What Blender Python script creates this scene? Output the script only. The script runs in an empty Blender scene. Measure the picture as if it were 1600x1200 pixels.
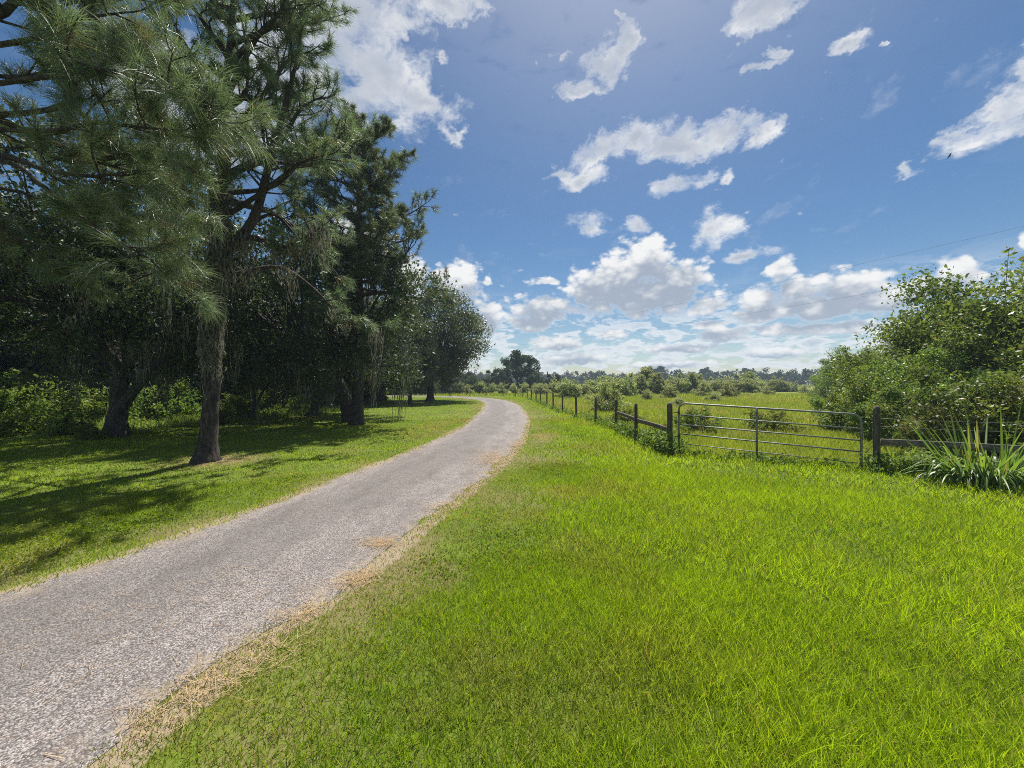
import bpy, math, random
import numpy as np
from mathutils import Vector

R = math.radians
scene = bpy.context.scene
COL = scene.collection

# ------------------------------------------------------------------ camera, sky, sun, exposure
CAM_H = 1.9
F = 601.0 / 1600.0                      # focal length in picture widths
cd = bpy.data.cameras.new('camera')
cd.sensor_width = 36.0
cd.lens = 36.0 * F
cd.clip_start = 0.05
cd.clip_end = 3000.0
cd.shift_y = -3.0 / 1600.0
cam = bpy.data.objects.new('camera', cd)
COL.objects.link(cam)
cam.location = (0, 0, CAM_H)
cam.rotation_euler = (R(90), 0, 0)
scene.camera = cam

SUN_EL, SUN_AZ = 62.0, 20.0             # azimuth to the right of straight ahead
sd = Vector((math.sin(R(SUN_AZ)) * math.cos(R(SUN_EL)), math.cos(R(SUN_AZ)) * math.cos(R(SUN_EL)), math.sin(R(SUN_EL))))
sl = bpy.data.lights.new('sun', 'SUN')
sl.energy = 5.0
sl.angle = R(0.5)
sl.color = (1.0, 0.95, 0.86)
so = bpy.data.objects.new('sun', sl)
COL.objects.link(so)
so.rotation_euler = (-sd).to_track_quat('-Z', 'Y').to_euler()
so.location = (10, 30, 60)

vs = scene.view_settings
vs.view_transform = 'Standard'
vs.look = 'None'
vs.gamma = 1.0
vs.use_curve_mapping = False
vs.exposure = 0.78


class NT:
    """small helper for building node trees"""
    def __init__(self, tree):
        self.t = tree
        self.n = tree.nodes
        self.l = tree.links

    def node(self, kind, **kw):
        n = self.n.new(kind)
        for k, v in kw.items():
            setattr(n, k, v)
        return n

    def put(self, sock, v):
        if isinstance(v, bpy.types.NodeSocket):
            self.l.new(v, sock)
        else:
            sock.default_value = v

    def m(self, op, a, b=None, c=None, clamp=False):
        n = self.node('ShaderNodeMath', operation=op, use_clamp=clamp)
        for s, v in zip(n.inputs, (a, b, c)):
            if v is not None:
                self.put(s, v)
        return n.outputs[0]

    def v(self, op, a, b=None, scale=None):
        n = self.node('ShaderNodeVectorMath', operation=op)
        self.put(n.inputs[0], a)
        if b is not None:
            self.put(n.inputs[1], b)
        if scale is not None:
            self.put(n.inputs['Scale'], scale)
        return n.outputs['Value'] if op in ('DOT_PRODUCT', 'LENGTH') else n.outputs[0]

    def mix(self, f, a, b, blend='MIX'):
        n = self.node('ShaderNodeMix', data_type='RGBA', blend_type=blend)
        self.put(n.inputs[0], f)
        self.put(n.inputs[6], a)
        self.put(n.inputs[7], b)
        return n.outputs[2]

    def noise(self, vec, scale, detail=2.0, rough=0.5, dist=0.0):
        n = self.node('ShaderNodeTexNoise')
        if vec is not None:
            self.put(n.inputs['Vector'], vec)
        self.put(n.inputs['Scale'], scale)
        n.inputs['Detail'].default_value = detail
        n.inputs['Roughness'].default_value = rough
        n.inputs['Distortion'].default_value = dist
        return n.outputs[0]

    def rng(self, v, a, b, c=0.0, d=1.0, smooth=True):
        n = self.node('ShaderNodeMapRange', interpolation_type='SMOOTHSTEP' if smooth else 'LINEAR')
        for s, x in zip(n.inputs[:5], (v, a, b, c, d)):
            self.put(s, x)
        return n.outputs[0]


def azel(px, py):
    u, v = (px - 800) / 601.0, (597 - py) / 601.0
    return math.atan(u), math.atan(v / math.sqrt(1 + u * u))


# cloud blobs: position, half width, half height upward, half height downward (as seen over the lane)
WISPS = [(972, 62, 30, 60, 50), (935, 100, 50, 38, 36), (890, 142, 40, 24, 18), (884, 76, 18, 20, 18), (965, 12, 12, 30, 24),
         (872, 268, 36, 18, 14), (930, 240, 60, 36, 28), (985, 215, 50, 44, 36), (1060, 225, 80, 40, 36), (1130, 205, 70, 38, 34), (1185, 200, 36, 28, 28),
         (920, 280, 48, 20, 20), (1072, 288, 38, 26, 24), (1130, 288, 16, 20, 12), (926, 350, 30, 20, 16), (996, 353, 22, 15, 14),
         (1112, 364, 42, 26, 22), (1172, 393, 42, 9, 9), (1205, 5, 66, 40, 40), (1178, 98, 34, 12, 12), (1200, 78, 16, 18, 14),
         (1308, 74, 42, 17, 16), (1380, 68, 14, 8, 8), (1600, 125, 60, 62, 60), (1560, 185, 62, 44, 40), (1500, 225, 44, 22, 20), (1446, 262, 22, 10, 10),
         (500, 50, 140, 120, 110), (590, 110, 110, 100, 80), (655, 165, 80, 56, 40), (560, 20, 120, 80, 80), (440, 100, 90, 90, 90), (540, 160, 90, 56, 40), (722, 206, 34, 14, 14), (690, 5, 70, 30, 28), (330, 150, 160, 110, 110), (740, -10, 50, 20, 26), (692, 76, 12, 12, 18)]
CUMULI = [(1010, 402, 50, 42, 60), (965, 438, 80, 54, 50), (1058, 438, 66, 52, 46), (1004, 465, 122, 52, 40), (920, 455, 50, 40, 36),
          (848, 486, 70, 36, 28), (828, 506, 46, 18, 16), (855, 438, 30, 10, 8), (1220, 420, 28, 26, 26), (1250, 452, 56, 34, 28), (1190, 470, 50, 26, 24),
          (1320, 455, 86, 46, 36), (1285, 482, 130, 38, 26), (1385, 474, 92, 36, 26), (1452, 446, 72, 28, 24), (1500, 424, 54, 34, 26), (1605, 378, 18, 20, 18),
          (1112, 478, 46, 17, 14), (1180, 494, 46, 18, 16), (1240, 516, 96, 15, 13), (1130, 526, 60, 15, 12), (955, 524, 46, 11, 9),
          (872, 538, 60, 15, 12), (1060, 545, 86, 13, 11), (900, 562, 76, 13, 12), (1210, 552, 86, 12, 11), (1330, 512, 56, 14, 12), (1040, 570, 90, 9, 9), (1110, 508, 40, 12, 10),
          (714, 440, 56, 34, 44), (764, 500, 28, 40, 30), (640, 430, 34, 44, 60), (764, 440, 12, 11, 10), (560, 380, 60, 60, 60)]


def cloud_group(name, blobs):
    g = bpy.data.node_groups.new(name, 'ShaderNodeTree')
    g.interface.new_socket('P', in_out='INPUT', socket_type='NodeSocketVector')
    g.interface.new_socket('Field', in_out='OUTPUT', socket_type='NodeSocketFloat')
    k = NT(g)
    gi, go = k.node('NodeGroupInput'), k.node('NodeGroupOutput')
    P = gi.outputs[0]
    total = None
    for (px, py, rx, ru, rd) in blobs:
        a0, e0 = azel(px, py)
        ax = abs(azel(px + rx, py)[0] - azel(px - rx, py)[0]) / 2
        eu = abs(azel(px, py - ru)[1] - e0)
        ed = abs(azel(px, py + rd)[1] - e0)
        d = k.v('SUBTRACT', P, (a0, e0, 0))
        up = k.v('MULTIPLY', d, (1 / ax, 1 / eu, 0))
        dn = k.v('MULTIPLY', d, (-1 / ax, -1 / ed, 0))
        mx = k.v('MAXIMUM', up, dn)
        q = k.m('MAXIMUM', k.m('SUBTRACT', 1.40, k.v('LENGTH', mx)), 0.0)
        total = q if total is None else k.m('SMOOTH_MAX', total, q, 0.25)
    k.l.new(total, go.inputs[0])
    return g


def build_world():
    w = bpy.data.worlds.new('World')
    scene.world = w
    w.use_nodes = True
    k = NT(w.node_tree)
    k.n.clear()
    out = k.node('ShaderNodeOutputWorld')
    sky = k.node('ShaderNodeTexSky', sky_type='NISHITA')
    sky.sun_disc = False
    sky.sun_elevation = R(SUN_EL)
    sky.sun_rotation = R(SUN_AZ)
    sky.altitude = 20
    sky.air_density = 1.0
    sky.dust_density = 0.35
    sky.ozone_density = 1.4
    tc = k.node('ShaderNodeTexCoord')
    D = k.v('NORMALIZE', tc.outputs['Generated'])
    sp = k.node('ShaderNodeSeparateXYZ')
    k.l.new(D, sp.inputs[0])
    x, y, z = sp.outputs
    az = k.m('ARCTAN2', x, y)
    el = k.m('ARCSINE', z)
    cb = k.node('ShaderNodeCombineXYZ')
    k.l.new(az, cb.inputs[0])
    k.l.new(el, cb.inputs[1])
    P0 = cb.outputs[0]
    # ragged outlines: the layout is read through a turbulent displacement
    st = k.v('MULTIPLY', D, (1, 1, 1.5))
    warp = k.node('ShaderNodeTexNoise')
    k.l.new(st, warp.inputs['Vector'])
    warp.inputs['Scale'].default_value = 7.0
    warp.inputs['Detail'].default_value = 6.0
    warp.inputs['Roughness'].default_value = 0.66
    wv = k.v('MULTIPLY', k.v('SUBTRACT', warp.outputs['Color'], (0.5, 0.5, 0.5)), (0.22, 0.13, 0))
    lowfade = k.rng(el, 0.0, 0.5, 0.30, 1.0, False)
    P = k.v('ADD', P0, k.v('SCALE', wv, scale=lowfade))

    gw, gc = cloud_group('wisp_field', WISPS), cloud_group('cumulus_field', CUMULI)

    def call(g, vec):
        n = k.node('ShaderNodeGroup')
        n.node_tree = g
        k.put(n.inputs[0], vec)
        return n.outputs[0]
    n_fine = k.noise(st, 15.0, 8.0, 0.62, 0.3)
    n_wide = k.noise(st, 6.0, 3.0, 0.5)
    # filaments drawn out by the wind
    rot = k.node('ShaderNodeVectorRotate', rotation_type='AXIS_ANGLE')
    k.l.new(P, rot.inputs['Vector'])
    rot.inputs['Axis'].default_value = (0, 0, 1)
    rot.inputs['Angle'].default_value = R(-32)
    fil = k.noise(k.v('MULTIPLY', rot.outputs[0], (9.0, 24.0, 1)), 1.0, 6.0, 0.6, 0.5)
    # puffy cauliflower noise for the heaped clouds
    vo = k.node('ShaderNodeTexVoronoi', feature='F1')
    k.l.new(k.v('ADD', st, k.v('SCALE', wv, scale=0.22)), vo.inputs['Vector'])
    vo.inputs['Scale'].default_value = 24.0
    vo.inputs['Detail'].default_value = 2.0
    vo.inputs['Roughness'].default_value = 0.55
    puff = k.m('SUBTRACT', 0.5, vo.outputs['Distance'])
    # wisps
    fw = call(gw, P)
    nz = k.m('ADD', k.m('MULTIPLY', k.m('SUBTRACT', n_fine, 0.5), 1.9), k.m('MULTIPLY', k.m('SUBTRACT', fil, 0.5), 1.9))
    dw = k.m('ADD', k.m('SUBTRACT', fw, 0.36), k.m('MULTIPLY', nz, k.rng(fw, 0.0, 0.5, 0.25, 1.0, False)))
    dw = k.m('MULTIPLY', dw, k.m('GREATER_THAN', fw, 0.02))
    aw = k.rng(dw, -0.16, 0.95)
    # cumulus
    Pc = k.v('ADD', P0, k.v('SCALE', wv, scale=k.m('MULTIPLY', lowfade, 0.40)))
    fc = call(gc, Pc)
    dc = k.m('ADD', k.m('SUBTRACT', fc, 0.20), k.m('ADD', k.m('MULTIPLY', puff, 0.62), k.m('MULTIPLY', k.m('SUBTRACT', n_fine, 0.5), 0.8)))
    dc = k.m('MULTIPLY', dc, k.m('GREATER_THAN', fc, 0.02))
    ac = k.rng(dc, 0.0, 0.40)
    upv = k.node('ShaderNodeCombineXYZ')
    k.l.new(k.m('MINIMUM', k.m('MULTIPLY_ADD', el, 0.17, 0.004), 0.055), upv.inputs[1])
    fcu = call(gc, k.v('ADD', Pc, upv.outputs[0]))
    # small far clouds in a band above the horizon, and scattered ones elsewhere round the sky
    lay = k.v('MULTIPLY', D, (1, 1, 2.9))
    n_low = k.noise(lay, 15.0, 6.0, 0.58, 0.2)
    band = k.m('MULTIPLY', k.rng(el, 0.0, 0.03), k.rng(el, 0.25, 0.10))
    al = k.m('MULTIPLY', k.rng(n_low, 0.455, 0.545), band)
    side = k.rng(k.m('ABSOLUTE', az), 0.95, 1.3)
    ag = k.m('MULTIPLY', k.rng(n_wide, 0.52, 0.66), k.m('MULTIPLY', side, k.rng(el, 0.02, 0.2)))
    # shade: thick cloud above a point (towards the sun) makes it grey
    shade_c = k.rng(k.m('ADD', fcu, k.m('ADD', k.m('MULTIPLY', puff, -0.75), k.m('MULTIPLY', k.m('SUBTRACT', n_fine, 0.5), -1.3))), 0.30, 1.45)
    shade_w = k.rng(k.m('ADD', k.m('MULTIPLY', fw, 0.55), k.m('MULTIPLY', n_wide, 0.9)), 0.66, 1.25)
    white, grey = (1.0, 0.995, 0.98, 1), (0.40, 0.46, 0.56, 1)
    col_c = k.mix(shade_c, white, grey)
    col_w = k.mix(k.m('MULTIPLY', shade_w, 0.85), white, (0.42, 0.48, 0.58, 1))
    col_l = k.mix(k.rng(n_low, 0.54, 0.74), (0.92, 0.94, 0.97, 1), (0.55, 0.62, 0.71, 1))
    # thin streaky veil
    streak = k.noise(k.v('MULTIPLY', D, (1.0, 0.6, 3.0)), 4.0, 5.0, 0.6, 0.6)
    veil = k.m('MULTIPLY', k.rng(streak, 0.48, 0.75), 0.05)
    sunward = k.v('DOT_PRODUCT', D, tuple(sd))
    glow = k.m('MULTIPLY', k.m('POWER', k.m('MAXIMUM', sunward, 0.0), 11.0), 0.40)  # whitish sun glare painted into the sky colour
    alpha = k.m('MAXIMUM', k.m('MULTIPLY', al, 0.8), veil)
    alpha = k.m('MAXIMUM', alpha, glow)
    col = k.mix(k.m('MAXIMUM', ag, 0.0), col_l, (0.85, 0.87, 0.90, 1))
    alpha = k.m('MAXIMUM', alpha, ag)
    col = k.mix(ac, col, col_c)
    alpha = k.m('MAXIMUM', alpha, k.m('MULTIPLY', ac, 0.97))
    col = k.mix(aw, col, col_w)
    alpha = k.m('MAXIMUM', alpha, k.m('MULTIPLY', aw, 0.93))
    alpha = k.m('MULTIPLY', alpha, k.m('GREATER_THAN', z, 0.0))
    hs = k.node('ShaderNodeHueSaturation')
    hs.inputs['Saturation'].default_value = 1.28
    k.l.new(sky.outputs[0], hs.inputs['Color'])
    b1, b2 = k.node('ShaderNodeBackground'), k.node('ShaderNodeBackground')
    k.l.new(hs.outputs[0], b1.inputs[0])
    b1.inputs[1].default_value = 0.050
    k.l.new(col, b2.inputs[0])
    b2.inputs[1].default_value = 0.56
    ms = k.node('ShaderNodeMixShader')
    k.l.new(alpha, ms.inputs[0])
    k.l.new(b1.outputs[0], ms.inputs[1])
    k.l.new(b2.outputs[0], ms.inputs[2])
    k.l.new(ms.outputs[0], out.inputs['Surface'])
    w.cycles.sampling_method = 'NONE'



build_world()
scene.cycles.max_bounces = 6
scene.cycles.diffuse_bounces = 3
scene.cycles.glossy_bounces = 2
scene.cycles.transmission_bounces = 4
scene.cycles.transparent_max_bounces = 4
scene.cycles.volume_bounces = 0
scene.cycles.use_denoising = False
scene.cycles.filter_width = 1.0
scene.cycles.sample_clamp_direct = 1.2
scene.cycles.sample_clamp_indirect = 1.0


# ------------------------------------------------------------------ helpers
def setp(o, label=None, cat=None, group=None, kind=None):
    if label:
        o['label'] = label
    if cat:
        o['category'] = cat
    if group:
        o['group'] = group
    if kind:
        o['kind'] = kind
    return o


def thing(name, label, cat, loc=(0, 0, 0), rz=0.0, group=None):
    o = bpy.data.objects.new(name, None)
    o.empty_display_size = 0.3
    COL.objects.link(o)
    o.location = loc
    o.rotation_euler = (0, 0, rz)
    return setp(o, label, cat, group)


def build(name, V, polys, mat, parent=None, var=None, smooth=False):
    """link ONE mesh; polys is a list of (n,k) index arrays, var an (N,4) point colour"""
    me = bpy.data.meshes.new(name)
    V = np.asarray(V, dtype=np.float32)
    polys = [np.asarray(p, dtype=np.int32) for p in polys if len(p)]
    me.vertices.add(len(V))
    me.vertices.foreach_set('co', V.ravel())
    loops = np.concatenate([p.ravel() for p in polys])
    sizes = np.concatenate([np.full(len(p), p.shape[1], dtype=np.int32) for p in polys])
    starts = np.concatenate([[0], np.cumsum(sizes)[:-1]]).astype(np.int32)
    me.loops.add(len(loops))
    me.loops.foreach_set('vertex_index', loops)
    me.polygons.add(len(sizes))
    me.polygons.foreach_set('loop_start', starts)
    me.polygons.foreach_set('loop_total', sizes)
    if smooth:
        me.polygons.foreach_set('use_smooth', np.ones(len(sizes), dtype=bool))
    me.update(calc_edges=True)
    if var is not None:
        at = me.color_attributes.new('var', 'FLOAT_COLOR', 'POINT')
        at.data.foreach_set('color', np.asarray(var, dtype=np.float32).ravel())
    me.materials.append(mat)
    o = bpy.data.objects.new(name, me)
    COL.objects.link(o)
    if parent is not None:
        o.parent = parent
    return o


def dup(root, loc, rz, s=1.0, label=None, group=None, sz=None):
    c = root.copy()
    COL.objects.link(c)
    c.location = loc
    c.rotation_euler = (0, 0, rz)
    c.scale = (s, s, sz if sz else s)
    setp(c, label, None, group)
    for ch in list(root.children):
        d = ch.copy()
        COL.objects.link(d)
        d.parent = c
        for g in list(ch.children):
            e = g.copy()
            COL.objects.link(e)
            e.parent = d
    return c


def norm(a):
    return a / np.maximum(np.linalg.norm(a, axis=-1, keepdims=True), 1e-9)


def vnoise(x, y, seed=0):
    """smooth value noise in 0..1"""
    xi, yi = np.floor(x), np.floor(y)
    fx, fy = x - xi, y - yi
    fx, fy = fx * fx * (3 - 2 * fx), fy * fy * (3 - 2 * fy)

    def h(a, b):
        s = np.sin(a * 127.1 + b * 311.7 + seed * 74.7) * 43758.5453
        return s - np.floor(s)
    return (h(xi, yi) * (1 - fx) + h(xi + 1, yi) * fx) * (1 - fy) + (h(xi, yi + 1) * (1 - fx) + h(xi + 1, yi + 1) * fx) * fy


def fbm(x, y, seed=0, o=3):
    t, a, s = 0, 0.5, 0
    for i in range(o):
        t = t + a * vnoise(x * 2 ** i, y * 2 ** i, seed + i)
        s += a
        a *= 0.5
    return t / s


class Tubes:
    """collects tapered tubes into one mesh"""
    def __init__(self):
        self.V, self.Q, self.n = [], [], 0

    def add(self, pts, rad, k=6, cap=True, wob=0.0, rng=None):
        P = np.asarray(pts, dtype=float)
        n = len(P)
        rad = np.broadcast_to(np.asarray(rad, dtype=float), (n,))
        T = np.gradient(P, axis=0)
        T = norm(T)
        ref = np.array([0.0, 1, 0]) if abs(T[0][1]) < 0.8 else np.array([1.0, 0, 0])
        A = norm(np.cross(T, ref))
        B = np.cross(T, A)
        th = np.linspace(0, 2 * np.pi, k, endpoint=False)
        rr = rad[:, None] * np.ones((1, k))
        if wob and rng is not None:
            rr = rr * (1 + wob * (rng.random((n, k)) - 0.5))
        V = P[:, None, :] + rr[:, :, None] * (A[:, None, :] * np.cos(th)[None, :, None] + B[:, None, :] * np.sin(th)[None, :, None])
        base = self.n
        self.V.append(V.reshape(-1, 3))
        i = np.arange(n - 1)[:, None] * k
        j = np.arange(k)[None, :]
        j2 = (j + 1) % k
        self.Q.append(np.stack([base + i + j, base + i + j2, base + i + k + j2, base + i + k + j], -1).reshape(-1, 4))
        self.n += n * k
        if cap:
            self.V.append(P[[0, -1]])
            c0, c1 = self.n, self.n + 1
            self.n += 2
            jj = np.arange(k)
            a = np.stack([np.full(k, c0), base + (jj + 1) % k, base + jj, np.full(k, c0)], -1)
            b = np.stack([np.full(k, c1), base + (n - 1) * k + jj, base + (n - 1) * k + (jj + 1) % k, np.full(k, c1)], -1)
            self.T = getattr(self, 'T', [])
            self.T += [a[:, :3], b[:, :3]]

    def link(self, name, mat, parent=None, smooth=True):
        return build(name, np.concatenate(self.V), self.Q + getattr(self, 'T', []), mat, parent, smooth=smooth)


def curve(pts, n=12):
    """smooth polyline through control points"""
    P = np.asarray(pts, dtype=float)
    m = len(P)
    if m == 2:
        t = np.linspace(0, 1, n)[:, None]
        return P[0] * (1 - t) + P[1] * t
    E = np.vstack([2 * P[0] - P[1], P, 2 * P[-1] - P[-2]])
    out = []
    per = max(2, n // (m - 1))
    for i in range(m - 1):
        p0, p1, p2, p3 = E[i], E[i + 1], E[i + 2], E[i + 3]
        for t in np.linspace(0, 1, per, endpoint=False):
            out.append(0.5 * (2 * p1 + (p2 - p0) * t + (2 * p0 - 5 * p1 + 4 * p2 - p3) * t * t + (3 * p1 - p0 - 3 * p2 + p3) * t ** 3))
    out.append(P[-1])
    return np.array(out)


def runit(rng, n):
    return norm(rng.normal(size=(n, 3)))


def leaf_quads(C, rng, size, aspect=0.5, droop=0.3, lift=0.0):
    """diamond shaped leaves at the centres C"""
    n = len(C)
    a = runit(rng, n)
    a[:, 2] -= droop
    a = norm(a)
    b = norm(np.cross(a, runit(rng, n)))
    c = np.cross(a, b)
    s = size * (0.6 + 0.8 * rng.random((n, 1)))
    V = np.stack([C - a * s * 0.5, C + b * s * aspect * 0.5 + c * s * 0.08, C + a * s * 0.5, C - b * s * aspect * 0.5 + c * s * 0.08], 1).reshape(-1, 3)
    Q = np.arange(4 * n).reshape(n, 4)
    return V, Q


def ribbon(P0, D0, L, W, rng, seg=3, sag=0.3):
    """tapered blades: roots P0, directions D0, lengths L, widths W; sag pulls the tips down"""
    n = len(P0)
    side = norm(np.cross(D0, runit(rng, n)))
    V = []
    for i in range(seg):
        t = i / seg
        c = P0 + D0 * (L * t)[:, None]
        c[:, 2] -= sag * L * t * t
        w = (W * (1 - 0.75 * t * t))[:, None] * 0.5
        V += [c - side * w, c + side * w]
    c = P0 + D0 * L[:, None]
    c[:, 2] -= sag * L
    V.append(c)
    k = 2 * seg + 1
    V = np.stack(V, 1).reshape(-1, 3)
    base = (np.arange(n) * k)[:, None]
    Q = []
    for i in range(seg - 1):
        Q.append(base + np.array([[2 * i, 2 * i + 1, 2 * i + 3, 2 * i + 2]]))
    T = base + np.array([[2 * seg - 2, 2 * seg - 1, 2 * seg]])
    return V, (np.concatenate(Q) if Q else np.zeros((0, 4), int)), T, k


# ------------------------------------------------------------------ materials
def mat_new(name):
    m = bpy.data.materials.new(name)
    m.use_nodes = True
    k = NT(m.node_tree)
    k.n.clear()
    out = k.node('ShaderNodeOutputMaterial')
    return m, k, out


def foliage(name, ca, cb, dead=(0.22, 0.15, 0.07), trans=0.35, rough=0.45, tgain=1.6, spec=0.35, ttint=(1.0, 1.0, 0.55)):
    """ca..cb by var.r, dead by var.g, per-object variation"""
    m, k, out = mat_new(name)
    at = k.node('ShaderNodeAttribute', attribute_name='var')
    sp = k.node('ShaderNodeSeparateColor')
    k.l.new(at.outputs['Color'], sp.inputs[0])
    c = k.mix(sp.outputs[0], ca + (1,), cb + (1,))
    c = k.mix(sp.outputs[1], c, dead + (1,))
    oi = k.node('ShaderNodeObjectInfo')
    hs = k.node('ShaderNodeHueSaturation')
    k.l.new(k.rng(oi.outputs['Random'], 0, 1, 0.485, 0.512, False), hs.inputs['Hue'])
    k.l.new(k.rng(oi.outputs['Random'], 0, 1, 0.85, 1.2, False), hs.inputs['Value'])
    k.l.new(c, hs.inputs['Color'])
    c = hs.outputs[0]
    p = k.node('ShaderNodeBsdfPrincipled')
    k.l.new(c, p.inputs['Base Color'])
    p.inputs['Roughness'].default_value = rough
    p.inputs['Specular IOR Level'].default_value = spec
    t = k.node('ShaderNodeBsdfTranslucent')
    k.l.new(k.mix(1.0, c, tuple(x * tgain for x in ttint) + (1,), 'MULTIPLY'), t.inputs[0])
    ms = k.node('ShaderNodeMixShader')
    ms.inputs[0].default_value = trans
    k.l.new(p.outputs[0], ms.inputs[1])
    k.l.new(t.outputs[0], ms.inputs[2])
    k.l.new(ms.outputs[0], out.inputs[0])
    return m


def surface(name, ca, cb, scale=(8, 8, 1.2), rough=0.9, bump=0.6, detail=5.0, dist=0.02, metal=0.0, lo=0.35, hi=0.65, spec=0.3):
    """noise mixed two-tone surface with bump, in object space"""
    m, k, out = mat_new(name)
    tc = k.node('ShaderNodeTexCoord')
    v = k.v('MULTIPLY', tc.outputs['Object'], scale)
    n = k.noise(v, 1.0, detail, 0.62, 0.6)
    c = k.mix(k.rng(n, lo, hi), ca + (1,), cb + (1,))
    p = k.node('ShaderNodeBsdfPrincipled')
    k.l.new(c, p.inputs['Base Color'])
    p.inputs['Roughness'].default_value = rough
    p.inputs['Metallic'].default_value = metal
    p.inputs['Specular IOR Level'].default_value = spec
    if bump:
        b = k.node('ShaderNodeBump')
        b.inputs['Strength'].default_value = bump
        b.inputs['Distance'].default_value = dist
        k.l.new(n, b.inputs['Height'])
        k.l.new(b.outputs[0], p.inputs['Normal'])
    k.l.new(p.outputs[0], out.inputs[0])
    return m


M_GRASS = foliage('grass_blade', (0.094, 0.165, 0.012), (0.250, 0.330, 0.016), dead=(0.25, 0.19, 0.085), trans=0.48, rough=0.5, tgain=1.75, spec=0.25, ttint=(1.0, 1.0, 0.4))
M_MEADOW = foliage('meadow_blade', (0.15, 0.21, 0.028), (0.29, 0.34, 0.04), dead=(0.32, 0.27, 0.14), trans=0.4, tgain=1.6, spec=0.25, ttint=(1.0, 1.0, 0.5))
M_WEED = foliage('weed_leaf', (0.07, 0.125, 0.022), (0.18, 0.25, 0.045), trans=0.38, rough=0.55, spec=0.25)
M_CANE = foliage('cane_leaf', (0.07, 0.125, 0.025), (0.20, 0.27, 0.055), trans=0.4, rough=0.4, tgain=1.6)
M_PINE = foliage('pine_needle', (0.052, 0.094, 0.050), (0.165, 0.220, 0.102), dead=(0.16, 0.10, 0.045), trans=0.32, rough=0.36, tgain=1.7, spec=0.65, ttint=(1, 1, 0.75))
M_OAK = foliage('oak_leaf', (0.028, 0.05, 0.024), (0.072, 0.105, 0.048), trans=0.28, rough=0.5, spec=0.35)
M_OAK_HAZED = foliage('hazed_oak_leaf', (0.05, 0.075, 0.042), (0.125, 0.155, 0.09), trans=0.30, rough=0.45, spec=0.4)  # oak leaf colour lightened to stand in for haze and glare
M_BUSH = foliage('thicket_leaf', (0.058, 0.112, 0.024), (0.185, 0.25, 0.048), dead=(0.20, 0.15, 0.06), trans=0.36, rough=0.46, spec=0.4)
M_SAGE = foliage('scrub_leaf', (0.14, 0.18, 0.085), (0.29, 0.32, 0.165), dead=(0.28, 0.25, 0.15), trans=0.5, rough=0.5)
M_FAR = foliage('far_leaf', (0.026, 0.045, 0.022), (0.055, 0.08, 0.035), trans=0.2, rough=0.6, spec=0.2)
M_MOSS = foliage('hanging_moss', (0.12, 0.12, 0.095), (0.26, 0.26, 0.205), trans=0.3, rough=0.9, tgain=1.1, spec=0.1, ttint=(1, 1, 0.9))
M_STRAW = foliage('pine_straw', (0.25, 0.16, 0.085), (0.48, 0.35, 0.20), trans=0.1, rough=0.7, spec=0.2, tgain=1.0, ttint=(1, 1, 1))
M_PBARK = surface('pine_bark', (0.022, 0.019, 0.017), (0.085, 0.070, 0.060), (16, 16, 4.5), bump=0.9, dist=0.04)
M_OBARK = surface('oak_bark', (0.03, 0.026, 0.022), (0.09, 0.08, 0.07), (14, 14, 3), bump=0.8, dist=0.03)
M_WOOD = surface('weathered_wood', (0.045, 0.040, 0.034), (0.135, 0.118, 0.10), (30, 30, 3.0), bump=0.5, dist=0.008)
M_RAIL = surface('rail_wood', (0.075, 0.065, 0.055), (0.24, 0.21, 0.18), (6, 30, 30), bump=0.5, dist=0.008)
M_STEEL = surface('galvanised_steel', (0.13, 0.14, 0.125), (0.23, 0.24, 0.22), (9, 9, 9), rough=0.45, bump=0.05, metal=0.35, dist=0.002, spec=0.5)
M_RUST = surface('rusty_iron', (0.07, 0.04, 0.028), (0.14, 0.09, 0.06), (40, 40, 40), rough=0.8, bump=0.3, dist=0.003)
M_WIRE = surface('fence_wire', (0.20, 0.20, 0.19), (0.30, 0.29, 0.27), (20, 20, 20), rough=0.5, bump=0, metal=0.6)
M_CABLE = surface('black_cable', (0.02, 0.02, 0.02), (0.035, 0.035, 0.035), (5, 5, 5), rough=0.6, bump=0)
M_FEATHER = surface('dark_feather', (0.012, 0.011, 0.010), (0.03, 0.026, 0.022), (20, 20, 20), rough=0.7, bump=0)

# ------------------------------------------------------------------ the lane and the ground
LANE = curve([(-4.3, -14), (-3.95, -5), (-3.55, 0), (-3.38, 2.2), (-3.1, 3.4), (-2.78, 4.3), (-2.46, 5.6), (-2.05, 7.2), (-1.65, 8.9), (-1.22, 11.5), (-0.86, 15), (-0.6, 20),
              (-0.65, 26), (-1.0, 33), (-2.1, 40), (-4.8, 46), (-9.5, 50.5), (-17, 53.5), (-32, 57)], 320)
LANE_HW = 1.36


def lane_dist(x, y):
    """distance from the lane's middle line"""
    out = np.empty(len(x), dtype=np.float32)
    S = LANE[::2].astype(np.float32)
    for i in range(0, len(x), 40000):
        a = x[i:i + 40000, None].astype(np.float32) - S[None, :, 0]
        b = y[i:i + 40000, None].astype(np.float32) - S[None, :, 1]
        out[i:i + 40000] = np.sqrt((a * a + b * b).min(1))
    return out


def edge_wave(x, y):
    return 0.34 * (fbm(x * 0.9, y * 0.9, 3, 3) - 0.5) + 0.30 * (fbm(x * 3.1, y * 3.1, 9, 3) - 0.5)


def fence_x(y):
    """x of the fence line beyond the lane (near to far)"""
    return np.interp(y, [4.5, 7.3, 8.27, 10.3, 12.3, 15.2, 20.8, 27.2, 36.8, 43, 46, 49], [15, 9.75, 7.82, 4.23, 3.97, 4.12, 3.45, 2.9, 2.3, 1.75, 1.3, 0.4])


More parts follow.
